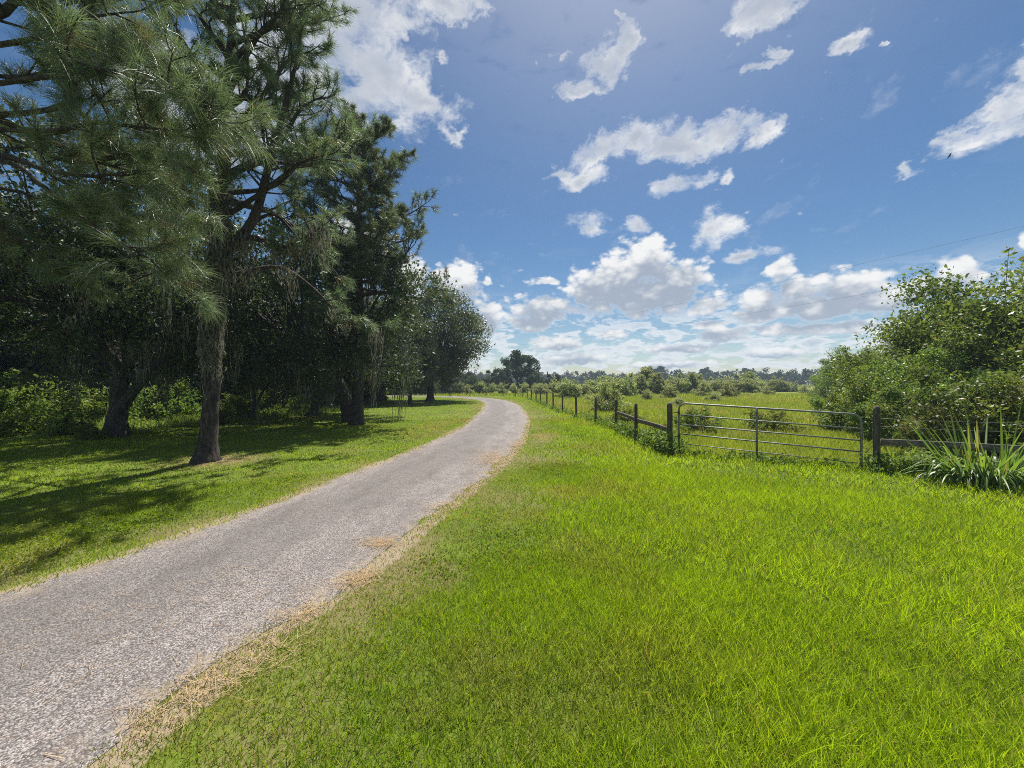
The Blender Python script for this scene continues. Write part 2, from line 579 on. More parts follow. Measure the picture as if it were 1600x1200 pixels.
def make_ground():
    def axis(fine0, fine1, step, lim0, lim1, g=1.13):
        c = list(np.arange(fine0, fine1, step))
        s, p = step, fine1
        while p < lim1:
            c.append(p)
            s *= g
            p += s
        c.append(lim1)
        s, p, lo = step, fine0, []
        while p > lim0:
            s *= g
            p -= s
            lo.append(max(p, lim0))
        return np.array(sorted(set(lo + c)))
    xs, ys = axis(-9, 9, 0.12, -420, 420), axis(0.5, 16, 0.12, -120, 420)
    X, Y = np.meshgrid(xs, ys)
    x, y = X.ravel(), Y.ravel()
    z = np.zeros_like(x)
    d = lane_dist(x, y) - LANE_HW
    verge = np.clip(1 - np.abs(d - 0.05) / (0.10 + 0.24 * fbm(x * .7, y * .7, 5, 2)), 0, 1)
    worn = np.clip((fbm(x * 0.8, y * 0.8, 21, 3) - 0.52) * 5, 0, 1) * np.clip(1 - (d - .2) / 2.2, 0, 1) * (d > 0)
    mead = ((y > 4.5) & (y < 60) & (x > fence_x(y) + 0.2)) | (y > 60)
    var = np.stack([verge, worn, mead.astype(float), np.ones_like(x)], 1)
    n, m = len(xs), len(ys)
    i = np.arange(m - 1)[:, None] * n + np.arange(n - 1)[None, :]
    Q = np.stack([i, i + 1, i + n + 1, i + n], -1).reshape(-1, 4)
    mt, k, out = mat_new('turf_soil')
    at = k.node('ShaderNodeAttribute', attribute_name='var')
    sp = k.node('ShaderNodeSeparateColor')
    k.l.new(at.outputs['Color'], sp.inputs[0])
    g = k.node('ShaderNodeNewGeometry')
    pos = g.outputs['Position']
    n1, n2, n3 = k.noise(pos, 0.45, 5, 0.6), k.noise(pos, 7.0, 4, 0.65), k.noise(pos, 60.0, 3, 0.6)
    lawn = k.mix(k.rng(n1, 0.35, 0.65), (0.085, 0.125, 0.016, 1), (0.13, 0.175, 0.02, 1))
    field = k.mix(k.rng(n1, 0.35, 0.65), (0.16, 0.205, 0.035, 1), (0.24, 0.265, 0.055, 1))
    c = k.mix(sp.outputs[2], lawn, field)
    c = k.mix(k.rng(n2, 0.40, 0.68, 0.0, 0.45), c, (0.12, 0.10, 0.045, 1))
    c = k.mix(k.m('MULTIPLY', sp.outputs[1], k.rng(n3, 0.35, 0.55)), c, (0.19, 0.145, 0.08, 1))
    edge = k.rng(k.m('ADD', sp.outputs[0], k.m('MULTIPLY', k.m('SUBTRACT', n2, 0.5), 1.2)), 0.30, 0.62)
    c = k.mix(edge, c, k.mix(n3, (0.19, 0.15, 0.10, 1), (0.32, 0.26, 0.185, 1)))
    p = k.node('ShaderNodeBsdfPrincipled')
    k.l.new(c, p.inputs['Base Color'])
    p.inputs['Roughness'].default_value = 0.95
    p.inputs['Specular IOR Level'].default_value = 0.15
    b = k.node('ShaderNodeBump')
    b.inputs['Strength'].default_value = 0.8
    b.inputs['Distance'].default_value = 0.03
    k.l.new(k.m('ADD', n2, k.m('MULTIPLY', n3, 0.4)), b.inputs['Height'])
    k.l.new(b.outputs[0], p.inputs['Normal'])
    k.l.new(p.outputs[0], out.inputs[0])
    o = build('ground', np.stack([x, y, z], 1), [Q], mt, var=var, smooth=True)
    setp(o, kind='structure')


def make_lane():
    C = curve(LANE[:: max(1, len(LANE) // 160)], 900)
    seg = np.linalg.norm(np.diff(C, axis=0), axis=1)
    s = np.concatenate([[0], np.cumsum(seg)])
    t = np.arange(0, s[-1], 0.14)
    C = np.stack([np.interp(t, s, C[:, 0]), np.interp(t, s, C[:, 1])], 1)
    T = norm(np.gradient(C, axis=0))
    N = np.stack([-T[:, 1], T[:, 0]], 1)
    cols = np.array([-1, -0.9, -0.7, -0.45, -0.2, 0, 0.2, 0.45, 0.7, 0.9, 1])
    V, var = [], []
    for j, u in enumerate(cols):
        hw = np.full(len(C), LANE_HW)
        if abs(u) > 0.8:
            P = C + N * LANE_HW * u
            hw = hw + edge_wave(P[:, 0], P[:, 1])
        P = C + N * (hw * u)[:, None]
        z = 0.004 + 0.030 * (1 - abs(u) ** 2.2)
        V.append(np.column_stack([P, np.full(len(P), z)]))
        var.append(np.column_stack([np.full(len(P), (u + 1) / 2), t / 60, np.zeros(len(P)), np.ones(len(P))]))
    V, var = np.stack(V, 1), np.stack(var, 1)
    n, k_ = V.shape[:2]
    i = np.arange(n - 1)[:, None] * k_ + np.arange(k_ - 1)[None, :]
    Q = np.stack([i, i + k_, i + k_ + 1, i + 1], -1).reshape(-1, 4)
    mt, k, out = mat_new('chip_gravel')
    g = k.node('ShaderNodeNewGeometry')
    pos = g.outputs['Position']
    at = k.node('ShaderNodeAttribute', attribute_name='var')
    sp = k.node('ShaderNodeSeparateColor')
    k.l.new(at.outputs['Color'], sp.inputs[0])
    vo = k.node('ShaderNodeTexVoronoi', feature='F1')
    k.l.new(k.v('ADD', pos, k.v('SCALE', k.v('SUBTRACT', k_noise_col(k, pos, 40), (0.5, 0.5, 0.5)), scale=0.012)), vo.inputs['Vector'])
    vo.inputs['Scale'].default_value = 98.0
    sc = k.node('ShaderNodeSeparateColor')
    k.l.new(vo.outputs['Color'], sc.inputs[0])
    stone = k.mix(k.rng(sc.outputs[0], 0.05, 0.95, 0, 1, False), (0.095, 0.084, 0.082, 1), (0.415, 0.382, 0.367, 1))
    stone = k.mix(k.m('MULTIPLY', k.m('GREATER_THAN', sc.outputs[1], 0.8), 0.5), stone, (0.33, 0.25, 0.21, 1))
    gap = k.rng(vo.outputs['Distance'], 0.42, 0.78)
    c = k.mix(k.m('MULTIPLY', gap, 0.85), stone, (0.06, 0.05, 0.046, 1))
    # worn bands with the dark binder showing, drawn out along the lane
    n1, n2 = k.noise(k.v('MULTIPLY', pos, (1.6, 0.35, 1)), 1.0, 5, 0.65), k.noise(pos, 5.0, 4, 0.6)
    u = sp.outputs[0]
    track = k.m('MULTIPLY', k.rng(u, 0.30, 0.5), k.rng(u, 0.95, 0.62))
    dark = k.rng(k.m('ADD', k.m('MULTIPLY', track, 0.30), k.m('ADD', n1, k.m('MULTIPLY', n2, 0.35))), 0.54, 0.92)
    c = k.mix(k.m('MULTIPLY', dark, 0.66), c, k.mix(0.35, (0.085, 0.076, 0.072, 1), c))
    mott = k.noise(k.v('MULTIPLY', pos, (2.6, 1.1, 1)), 1.0, 6, 0.68)
    c = k.mix(k.rng(mott, 0.46, 0.66, 0.0, 0.55), c, k.mix(0.4, (0.07, 0.06, 0.056, 1), c))
    # pale dust and dry needles towards the edges
    rim = k.rng(k.m('ABSOLUTE', k.m('SUBTRACT', u, 0.5)), 0.36, 0.5)
    c = k.mix(k.m('MULTIPLY', rim, k.rng(n2, 0.42, 0.62, 0.0, 0.5)), c, (0.33, 0.26, 0.18, 1))
    p = k.node('ShaderNodeBsdfPrincipled')
    k.l.new(c, p.inputs['Base Color'])
    p.inputs['Roughness'].default_value = 0.85
    p.inputs['Specular IOR Level'].default_value = 0.3
    b = k.node('ShaderNodeBump', invert=True)
    b.inputs['Strength'].default_value = 0.6
    b.inputs['Distance'].default_value = 0.008
    k.l.new(vo.outputs['Distance'], b.inputs['Height'])
    k.l.new(b.outputs[0], p.inputs['Normal'])
    k.l.new(p.outputs[0], out.inputs[0])
    o = build('gravel_road', V.reshape(-1, 3), [Q], mt, var=var.reshape(-1, 4), smooth=True)
    setp(o, kind='structure')


def k_noise_col(k, vec, scale):
    n = k.node('ShaderNodeTexNoise')
    k.put(n.inputs['Vector'], vec)
    n.inputs['Scale'].default_value = scale
    return n.outputs['Color']


make_ground()
make_lane()


# ------------------------------------------------------------------ grass
def scatter(rng, r0, r1, dens, half=1.12):
    n = int(half * (r1 * r1 - r0 * r0) * dens)
    r = np.sqrt(r0 * r0 + (r1 * r1 - r0 * r0) * rng.random(n))
    a = (rng.random(n) * 2 - 1) * half
    return r * np.sin(a), r * np.cos(a)


def blades(parts, rng, x, y, L, W, lean, seg, dead, bright):
    n = len(x)
    D = np.stack([rng.normal(0, lean, n), rng.normal(0, lean, n), np.ones(n)], 1)
    D = norm(D)
    V, Q, T, k = ribbon(np.stack([x, y, np.full(n, -0.005)], 1), D, L, W, rng, seg, 0.22)
    var = np.zeros((n, k, 4))
    var[:, :, 0] = np.clip(bright, 0, 1)[:, None]
    var[:, :, 1] = np.clip(dead, 0, 1)[:, None]
    parts.append((V, Q, T, var.reshape(-1, 4)))


def link_parts(name, parts, mat, parent=None):
    off, Vs, Qs, Ts, vr = 0, [], [], [], []
    for V, Q, T, var in parts:
        Vs.append(V)
        if len(Q):
            Qs.append(Q + off)
        if len(T):
            Ts.append(T + off)
        vr.append(var)
        off += len(V)
    P = []
    if Qs:
        P.append(np.concatenate(Qs))
    if Ts:
        P.append(np.concatenate(Ts))
    return build(name, np.concatenate(Vs), P, mat, parent, np.concatenate(vr))


def make_grass():
    rng = np.random.default_rng(11)
    lawn, mead = [], []
    for (r0, r1, dens, W, seg) in ((0.9, 4.2, 6200, 0.0044, 3), (4.2, 9, 2300, 0.0068, 2), (9, 20, 520, 0.014, 2), (20, 48, 95, 0.034, 1), (48, 110, 16, 0.08, 1)):
        x, y = scatter(rng, r0, r1, dens)
        d = lane_dist(x, y) - LANE_HW - edge_wave(x, y)
        field = ((y > 4.5) & (x > fence_x(y) + 0.15) & (y < 52)) | (y >= 52)
        # sparse at the very edge of the lane, then thick
        keep = d > -0.10 + 0.22 * rng.random(len(x)) ** 2 * (0.4 + 1.6 * fbm(x * 1.1, y * 1.1, 31, 2))
        # bare worn spots near the lane
        worn = np.clip((fbm(x * 0.8, y * 0.8, 21, 3) - 0.50) * 5, 0, 1) * np.clip(1 - (d - .2) / 2.4, 0, 1)
        keep &= rng.random(len(x)) > worn * 0.40
        keep &= ~field | (y < 60)
        for sel, dest in ((keep & ~field, lawn), (keep & field, mead)):
            xx, yy, dd = x[sel], y[sel], d[sel]
            if len(xx) == 0:
                continue
            left = xx < np.interp(yy, LANE[:, 1][:220], LANE[:, 0][:220])
            lump = fbm(xx * 1.3, yy * 1.3, 41, 3)
            fine = fbm(xx * 6, yy * 6, 47, 2)
            if dest is lawn:
                tall = np.where(left, 0.050, 0.038 + 0.095 * np.clip((dd - 0.4) / 2.2, 0, 1))
                L = tall * (0.55 + 0.9 * lump) * (0.6 + 0.8 * rng.random(len(xx)) + 0.5 * fine)
                L *= np.where(rng.random(len(xx)) < 0.02, 1.7, 1)
                dead = np.clip((fbm(xx * 0.9, yy * 0.9, 57, 3) - 0.47) * 3.4, 0, 0.85) * np.clip(1.15 - dd / 3.2, 0.12, 1) + 0.8 * (rng.random(len(xx)) < 0.05 + 0.30 * np.clip(1 - dd / 1.4, 0, 1) * ~left)
                dead = dead + 0.16 * np.clip(1 - dd / 1.2, 0, 1)
                bright = 0.16 + 0.58 * np.clip(dd / 3.0, 0, 1) * ~left + 0.9 * (lump - 0.5) + 0.42 * rng.normal(0, 0.5, len(xx)) + np.where(left, 0.26, 0)
            else:
                L = (0.13 + 0.16 * lump) * (0.5 + rng.random(len(xx))) * (1 + r0 / 60)
                dead = np.clip((fbm(xx * 0.25, yy * 0.25, 67, 3) - 0.50) * 2.2, 0, 0.55) + 0.5 * (rng.random(len(xx)) < 0.06)
                bright = 0.45 + 1.1 * (lump - 0.5) + 0.3 * rng.normal(0, 0.5, len(xx))
            if r0 >= 20:
                L = L * 1.15
            blades(dest, rng, xx, yy, L, W * (0.7 + 0.6 * rng.random(len(xx))), 0.42, seg, dead, bright)
    o = link_parts('lawn_grass', lawn, M_GRASS)
    setp(o, 'bright yellow green lawn grass on both sides of the gravel lane', 'grass', kind='stuff')
    o = link_parts('meadow_grass', mead, M_MEADOW)
    setp(o, 'taller rough meadow grass behind the fence and metal gate', 'meadow grass', kind='stuff')


make_grass()


def pix(px, py, z=0.0):
    """ground point (at height z) seen at a photograph pixel"""
    Y = (CAM_H - z) * 601.0 / (py - 597.0)
    return (px - 800) / 601.0 * Y, Y


def at(px, py, Y):
    """point at depth Y seen at a photograph pixel"""
    return np.array([(px - 800) / 601.0 * Y, Y, CAM_H + (597 - py) / 601.0 * Y])


def make_straw():
    rng = np.random.default_rng(5)
    P = []
    # scattered along both edges of the lane, in loose drifts
    n = 5500
    i = (rng.random(n) ** 1.25 * 250 + 45).astype(int).clip(0, len(LANE) - 2)
    C = LANE[i] + (LANE[i + 1] - LANE[i]) * rng.random((n, 1))
    T = norm(LANE[i + 1] - LANE[i])
    N = np.stack([-T[:, 1], T[:, 0]], 1)
    sgn = np.where(rng.random(n) < 0.55, 1, -1)
    P0 = C + N * (sgn * (LANE_HW + rng.normal(0.02, 0.13, n)))[:, None]
    keep = fbm(P0[:, 0] * 0.8, P0[:, 1] * 0.8, 81, 3) > 0.50 + 0.12 * rng.random(n) + 0.16 * np.clip(1 - P0[:, 1] / 7, 0, 1)
    P.append(P0[keep])
    # a few lying out on the stones
    m = 1500
    j = (rng.random(m) * 200 + 50).astype(int)
    Q0 = LANE[j] + rng.normal(0, 0.7, (m, 2))
    P.append(Q0[(fbm(Q0[:, 0] * .9, Q0[:, 1] * .9, 91, 2) > 0.52)])
    # the drifts
    for (px, py, sx, sy, c) in ((770, 718, 0.26, 0.6, 1500), (592, 851, 0.11, 0.09, 330), (690, 792, 0.16, 0.10, 160), (440, 1015, 0.11, 0.10, 60), (385, 1045, 0.14, 0.08, 70), (325, 1072, 0.13, 0.06, 80), (270, 1110, 0.13, 0.12, 80), (480, 960, 0.05, 0.08, 60), (805, 700, 0.12, 0.7, 500), (560, 905, .1, .1, 300)):
        X, Y = pix(px, py)
        P.append(np.column_stack([X + rng.normal(0, sx, c), Y + rng.normal(0, sy, c)]))
    for (px, py, s, c) in ((322, 722, 0.62, 2300), (487, 652, 0.8, 700), (557, 664, 0.7, 400)):
        X, Y = pix(px, py)
        P.append(np.column_stack([X + 0.25 + rng.normal(0, s, c), Y + 0.05 + rng.normal(0, s * 0.7, c)]))
    P = np.concatenate(P)
    n = len(P)
    a = rng.random(n) * np.pi
    d = np.stack([np.cos(a), np.sin(a), rng.normal(0, 0.025, n)], 1)
    s = np.stack([-np.sin(a), np.cos(a), np.zeros(n)], 1)
    far = np.clip(np.hypot(P[:, 0], P[:, 1]) / 7, 0.8, 3)[:, None]
    L = (0.05 + 0.11 * rng.random((n, 1)))
    q = np.clip(lane_dist(P[:, 0], P[:, 1]) / LANE_HW, 0, 1)
    c = np.column_stack([P, 0.012 + 0.030 * (1 - q ** 2.2) + np.where(q < 0.9, 0.004, 0.022) * rng.random(n)])
    w = 0.0015 * far
    V = np.stack([c - d * L / 2 - s * w, c - d * L / 2 + s * w, c + d * L / 2 + s * w, c + d * L / 2 - s * w], 1).reshape(-1, 3)
    var = np.repeat(np.column_stack([rng.random(n), np.zeros((n, 2)), np.ones(n)]), 4, 0)
    o = build('pine_straw', V, [np.arange(4 * n).reshape(n, 4)], M_STRAW, var=var)
    setp(o, 'fallen tan pine needles drifted along the lane edges and round the trunks', 'pine straw', kind='stuff')


make_straw()


# ------------------------------------------------------------------ trees
def needles(P, D, rng, m, length, width, spread=0.9, sag=0.25, seg=1, dead=None):
    """tufts of long needles at the points P facing D"""
    n = len(P)
    Pn = np.repeat(P, m, 0) + rng.normal(0, 0.03, (n * m, 3))
    back = rng.random((n * m, 1)) * 0.14
    Dn0 = np.repeat(D, m, 0)
    Pn = Pn - Dn0 * back
    Dn = norm(Dn0 * (0.55 + 0.5 * rng.random((n * m, 1))) + runit(rng, n * m) * spread * rng.random((n * m, 1)) ** 0.5)
    L = length * (0.65 + 0.5 * rng.random(n * m))
    W = np.full(n * m, width)
    V, Q, T, k = ribbon(Pn, Dn, L, W, rng, seg, sag)
    br = np.repeat(rng.random(n), m) * 0.6 + 0.4 * rng.random(n * m)
    de = np.zeros(n * m) if dead is None else np.repeat(dead, m)
    de = np.where(rng.random(n * m) < 0.05, 0.6, de)
    var = np.zeros((n * m, k, 4))
    var[:, :, 0] = br[:, None]
    var[:, :, 1] = de[:, None]
    return V, Q, T, var.reshape(-1, 4)


def moss_strands(H, rng, per=10, length=0.6, width=0.02, spread=0.12):
    """grey strands hanging from the points H"""
    n = len(H) * per
    P = np.repeat(H, per, 0) + np.column_stack([rng.normal(0, spread, n), rng.normal(0, spread, n), rng.normal(0, 0.04, n)])
    L = np.repeat(length * (0.35 + rng.random(len(H)) ** 2 * 1.3), per) * (0.4 + 0.7 * rng.random(n))
    a = rng.random(n) * 2 * np.pi
    s = np.stack([np.cos(a), np.sin(a), np.zeros(n)], 1)
    seg = 7
    V = []
    walk = np.zeros((n, 3))
    for i in range(seg + 1):
        t = i / seg
        w = width * (0.4 + 1.0 * rng.random(n)) * (1 - 0.85 * t)
        if i:
            walk = walk * 0.94 + np.column_stack([rng.normal(0, 0.030, n), rng.normal(0, 0.030, n), rng.normal(0, 0.012, n)])
        # the bunch draws together towards its tip
        pull = (np.repeat(H, per, 0) - P) * (0.55 * t)
        pull[:, 2] = 0
        c = P + walk + pull + np.column_stack([np.zeros(n), np.zeros(n), -L * t])
        ang = a + i * 0.9
        s = np.stack([np.cos(ang), np.sin(ang), 0.3 * np.sin(ang * 2)], 1)
        V += [c - s * w[:, None], c + s * w[:, None]]
    k = 2 * (seg + 1)
    V = np.stack(V, 1).reshape(-1, 3)
    base = (np.arange(n) * k)[:, None]
    Q = np.concatenate([base + np.array([[2 * i, 2 * i + 1, 2 * i + 3, 2 * i + 2]]) for i in range(seg)])
    var = np.repeat(np.column_stack([rng.random(n), np.zeros((n, 2)), np.ones(n)]), k, 0)
    return V, Q, np.zeros((0, 3), int), var


class Pine:
    def __init__(self, seed, needle_len=0.26, needle_w=0.010, per=34, seg=1):
        self.rng = np.random.default_rng(seed)
        self.wood, self.P, self.D, self.moss = Tubes(), [], [], []
        self.nl, self.nw, self.per, self.seg = needle_len, needle_w, per, seg

    def twig(self, p, d, L, r, depth):
        rng = self.rng
        n = 5
        pts = [p]
        dd = d.copy()
        for i in range(n):
            dd = norm(dd + rng.normal(0, 0.16, 3) + np.array([0, 0, 0.10]))
            pts.append(pts[-1] + dd * L / n)
        pts = np.array(pts)
        self.wood.add(pts, np.linspace(r, 0.006, n + 1), 4, cap=False)
        self.tuft(pts[-1], dd)
        for q in (3, 4):
            if rng.random() < 0.62:
                self.tuft(pts[q], norm(dd + rng.normal(0, 0.6, 3)))
        if depth > 0:
            for q in (2, 3, 4):
                if rng.random() < 0.8:
                    s = norm(dd * 0.8 + runit(rng, 1)[0] * 0.9 + np.array([0, 0, 0.15]))
                    self.twig(pts[q], s, L * (0.45 + 0.25 * rng.random()), r * 0.6, depth - 1)

    def tuft(self, p, d):
        self.P.append(p)
        self.D.append(d)

    def limb(self, pts, r0, nsub=9, sub=0.4, start=0.3, depth=1, bare=0.0, mossy=0.0):
        rng = self.rng
        C = curve(pts, 16)
        n = len(C)
        self.wood.add(C, np.linspace(r0, max(0.012, r0 * 0.16), n), 6, cap=False, wob=0.15, rng=rng)
        L = np.linalg.norm(np.diff(C, axis=0), axis=1).sum()
        T = norm(np.gradient(C, axis=0))
        for s in range(nsub):
            t = start + (1 - start) * (s + rng.random()) / nsub
            if rng.random() < bare * (1 - t):
                continue
            q = min(n - 1, int(t * (n - 1)))
            side = norm(np.cross(T[q], np.array([0, 0, 1.0]))) * (1 if s % 2 else -1)
            d = norm(T[q] * 0.7 + side * (0.5 + 0.5 * rng.random()) + np.array([0, 0, rng.normal(0.12, 0.3)]))
            self.twig(C[q], d, L * sub * (0.5 + 0.6 * rng.random()) * (1.1 - 0.5 * t), r0 * 0.30 * (1.1 - 0.6 * t) + 0.008, depth)
        self.twig(C[-1], T[-1], L * 0.16, 0.014, 1)
        if mossy:
            for q in range(2, n):
                if rng.random() < mossy:
                    self.moss.append(C[q] - np.array([0, 0, 0.03]))

    def auto(self, trunk_at, z0, z1, count, L0, L1, up0=0.1, up1=0.6, mossy=0.0, az0=None, **kw):
        rng = self.rng
        a = rng.random() * 6.28 if az0 is None else az0
        for i in range(count):
            t = (i + rng.random() * 0.8) / count
            z = z0 + (z1 - z0) * t
            a += 2.4 + rng.normal(0, 0.25)
            base = trunk_at(z)
            L = (L0 + (L1 - L0) * t) * (0.55 + 0.65 * rng.random())
            up = up0 + (up1 - up0) * t + rng.normal(0, 0.1)
            h = np.array([math.cos(a), math.sin(a), 0])
            k = np.cross(h, [0, 0, 1.0]) * rng.normal(0, 0.14)
            p1 = base + (h + k) * L * 0.35 + np.array([0, 0, L * 0.35 * up])
            p2 = base + (h - k) * L * 0.7 + np.array([0, 0, L * 0.7 * up * 0.8 + rng.normal(0, 0.12)])
            p3 = base + h * L + np.array([0, 0, L * up + rng.normal(0.1, 0.2)])
            self.limb([base, p1, p2, p3], 0.028 + 0.017 * L, mossy=mossy * (1 - t), **kw)

    def finish(self, root, bark=None, moss_len=0.5, spread=0.10):
        self.wood.link('trunk', bark or M_PBARK, root)
        P, D = np.array(self.P), np.array(self.D)
        dead = np.where(self.rng.random(len(P)) < 0.07, 0.55, 0.0)
        link_parts('crown', [needles(P, D, self.rng, self.per, self.nl, self.nw, seg=self.seg, sag=0.30, dead=dead)], M_PINE, root)
        if self.moss:
            link_parts('hanging_moss', [moss_strands(np.array(self.moss), self.rng, 12, moss_len, 0.019, spread)], M_MOSS, root)
        return len(P)


def trunk_flare(w, C, r0, r1, rng, flare=1.55, k=14):
    n = len(C)
    t = np.linspace(0, 1, n)
    rad = r0 + (r1 - r0) * t
    rad = rad * (1 + (flare - 1) * np.exp(-C[:, 2] / 0.28))
    w.add(C, rad, k, wob=0.14, rng=rng)


def pine_near():
    """the mossy pine beside the lane"""
    ox, oy = pix(322, 722)
    root = thing('pine_tree', 'tall pine with thick mossy trunk nearest the lane, straw at its foot', 'pine tree', (ox, oy, 0))
    b = Pine(3, 0.26, 0.010, 30)
    rng = b.rng
    o = np.array([ox, oy, 0])
    C = curve([(0, 0, -0.1), (0.10, 0, 1.2), (0.22, 0, 2.8), (0.30, 0.0, 4.4), (0.42, 0, 6.0), (0.30, 0.1, 8.0), (0.55, 0.1, 10.5), (0.7, 0.1, 13.2)], 42)
    trunk_flare(b.wood, C, 0.185, 0.05, rng, 1.75)

    def on(z):
        return np.array([np.interp(z, C[:, 2], C[:, 0]), np.interp(z, C[:, 2], C[:, 1]), z])

    def L(*pp):
        return [at(px, py, Y) - o for (px, py, Y) in pp]
    # the big fork to the right and the long drooping bough with moss
    b.limb([on(4.9)] + L((395, 345, 9.3), (425, 240, 9.2), (455, 130, 9.0), (470, 60, 9.0)), 0.14, 14, 0.30, 0.3)
    b.limb([on(4.35)] + L((385, 424, 9.5), (440, 418, 10.0), (492, 453, 10.5), (540, 500, 11.0), (585, 512, 11.4)), 0.075, 8, 0.16, 0.66, bare=0.0, mossy=0.8)
    b.limb([on(5.3)] + L((400, 372, 9.2), (432, 388, 9.0), (470, 375, 8.8), (505, 352, 8.6)), 0.09, 9, 0.28, 0.4, mossy=0.6)
    b.limb([on(5.0)] + L((420, 335, 9.6), (465, 370, 9.8), (520, 420, 10.0)), 0.05, 6, 0.28, 0.35)
    b.limb([on(5.8)] + L((410, 300, 9.0), (470, 255, 8.6), (520, 240, 8.3)), 0.07, 10, 0.32, 0.35)
    b.limb([on(6.2)] + L((300, 300, 9.0), (250, 280, 8.6), (205, 300, 8.2)), 0.07, 10, 0.30, 0.3)
    b.limb([on(4.6)] + L((290, 420, 9.6), (230, 430, 9.9), (180, 455, 10.2)), 0.05, 8, 0.26, 0.35, mossy=0.4)
    b.limb([on(6.8)] + L((430, 230, 9.6), (470, 170, 9.6), (505, 150, 9.4)), 0.08, 13, 0.32, 0.25)
    b.limb([on(7.6)] + L((410, 150, 9.8), (450, 95, 9.8), (485, 80, 9.6)), 0.08, 13, 0.32, 0.25)
    b.limb([on(6.4)] + L((430, 290, 9.9), (490, 230, 10.0), (530, 215, 10.0)), 0.07, 12, 0.32, 0.3)
    b.limb([on(8.6)] + L((400, 60, 9.4), (440, 20, 9.2), (470, -10, 9.2)), 0.07, 13, 0.32, 0.25)
    b.auto(on, 6.0, 13.0, 34, 3.5, 1.3, 0.12, 0.7, depth=1, nsub=9, sub=0.36, start=0.22)
    # moss clinging down the trunk
    b.bough = np.array(b.moss)
    b.moss = []
    for i in range(210):
        z = 2.2 + 4.2 * rng.random() ** 0.8
        a = -0.4 - 2.4 * rng.random()
        c = on(z)
        r = np.interp(z, [0, 6], [0.18, 0.13]) + 0.01
        b.moss.append(c + np.array([math.cos(a) * r, math.sin(a) * r, 0]))
    b.finish(root, moss_len=0.7, spread=0.07)
    bm = b.bough[np.array([q[0] > 0.5 for q in b.bough])]
    link_parts('hanging_moss', [moss_strands(bm + rng.normal(0, 0.05, bm.shape), rng, 24, 0.8, 0.018, 0.14)], M_MOSS, root)


def pine_second():
    ox, oy = pix(558, 664)
    root = thing('pine_tree', 'slender pine with dark straight trunk standing behind the drooping bough, shade round its foot', 'pine tree', (ox, oy, 0))
    b = Pine(8, 0.30, 0.016, 22)
    rng = b.rng
    C = curve([(0, 0, -0.1), (0.05, 0, 2), (0.12, 0, 5), (0.05, 0, 8), (0.15, 0, 10.6), (0.35, 0, 12.6)], 36)
    trunk_flare(b.wood, C, 0.26, 0.05, rng, 1.5)

    def on(z):
        return np.array([np.interp(z, C[:, 2], C[:, 0]), np.interp(z, C[:, 2], C[:, 1]), min(z, 12.5)])
    b.auto(on, 5.4, 12.6, 54, 3.2, 1.5, 0.05, 0.6, depth=1, nsub=12, sub=0.40, start=0.28, mossy=0.15)
    b.limb([on(8.6), (1.2, 0.2, 9.0), (2.4, 0, 9.4), (3.2, -.2, 9.8)], 0.07, 10, 0.3, 0.3)
    b.finish(root)


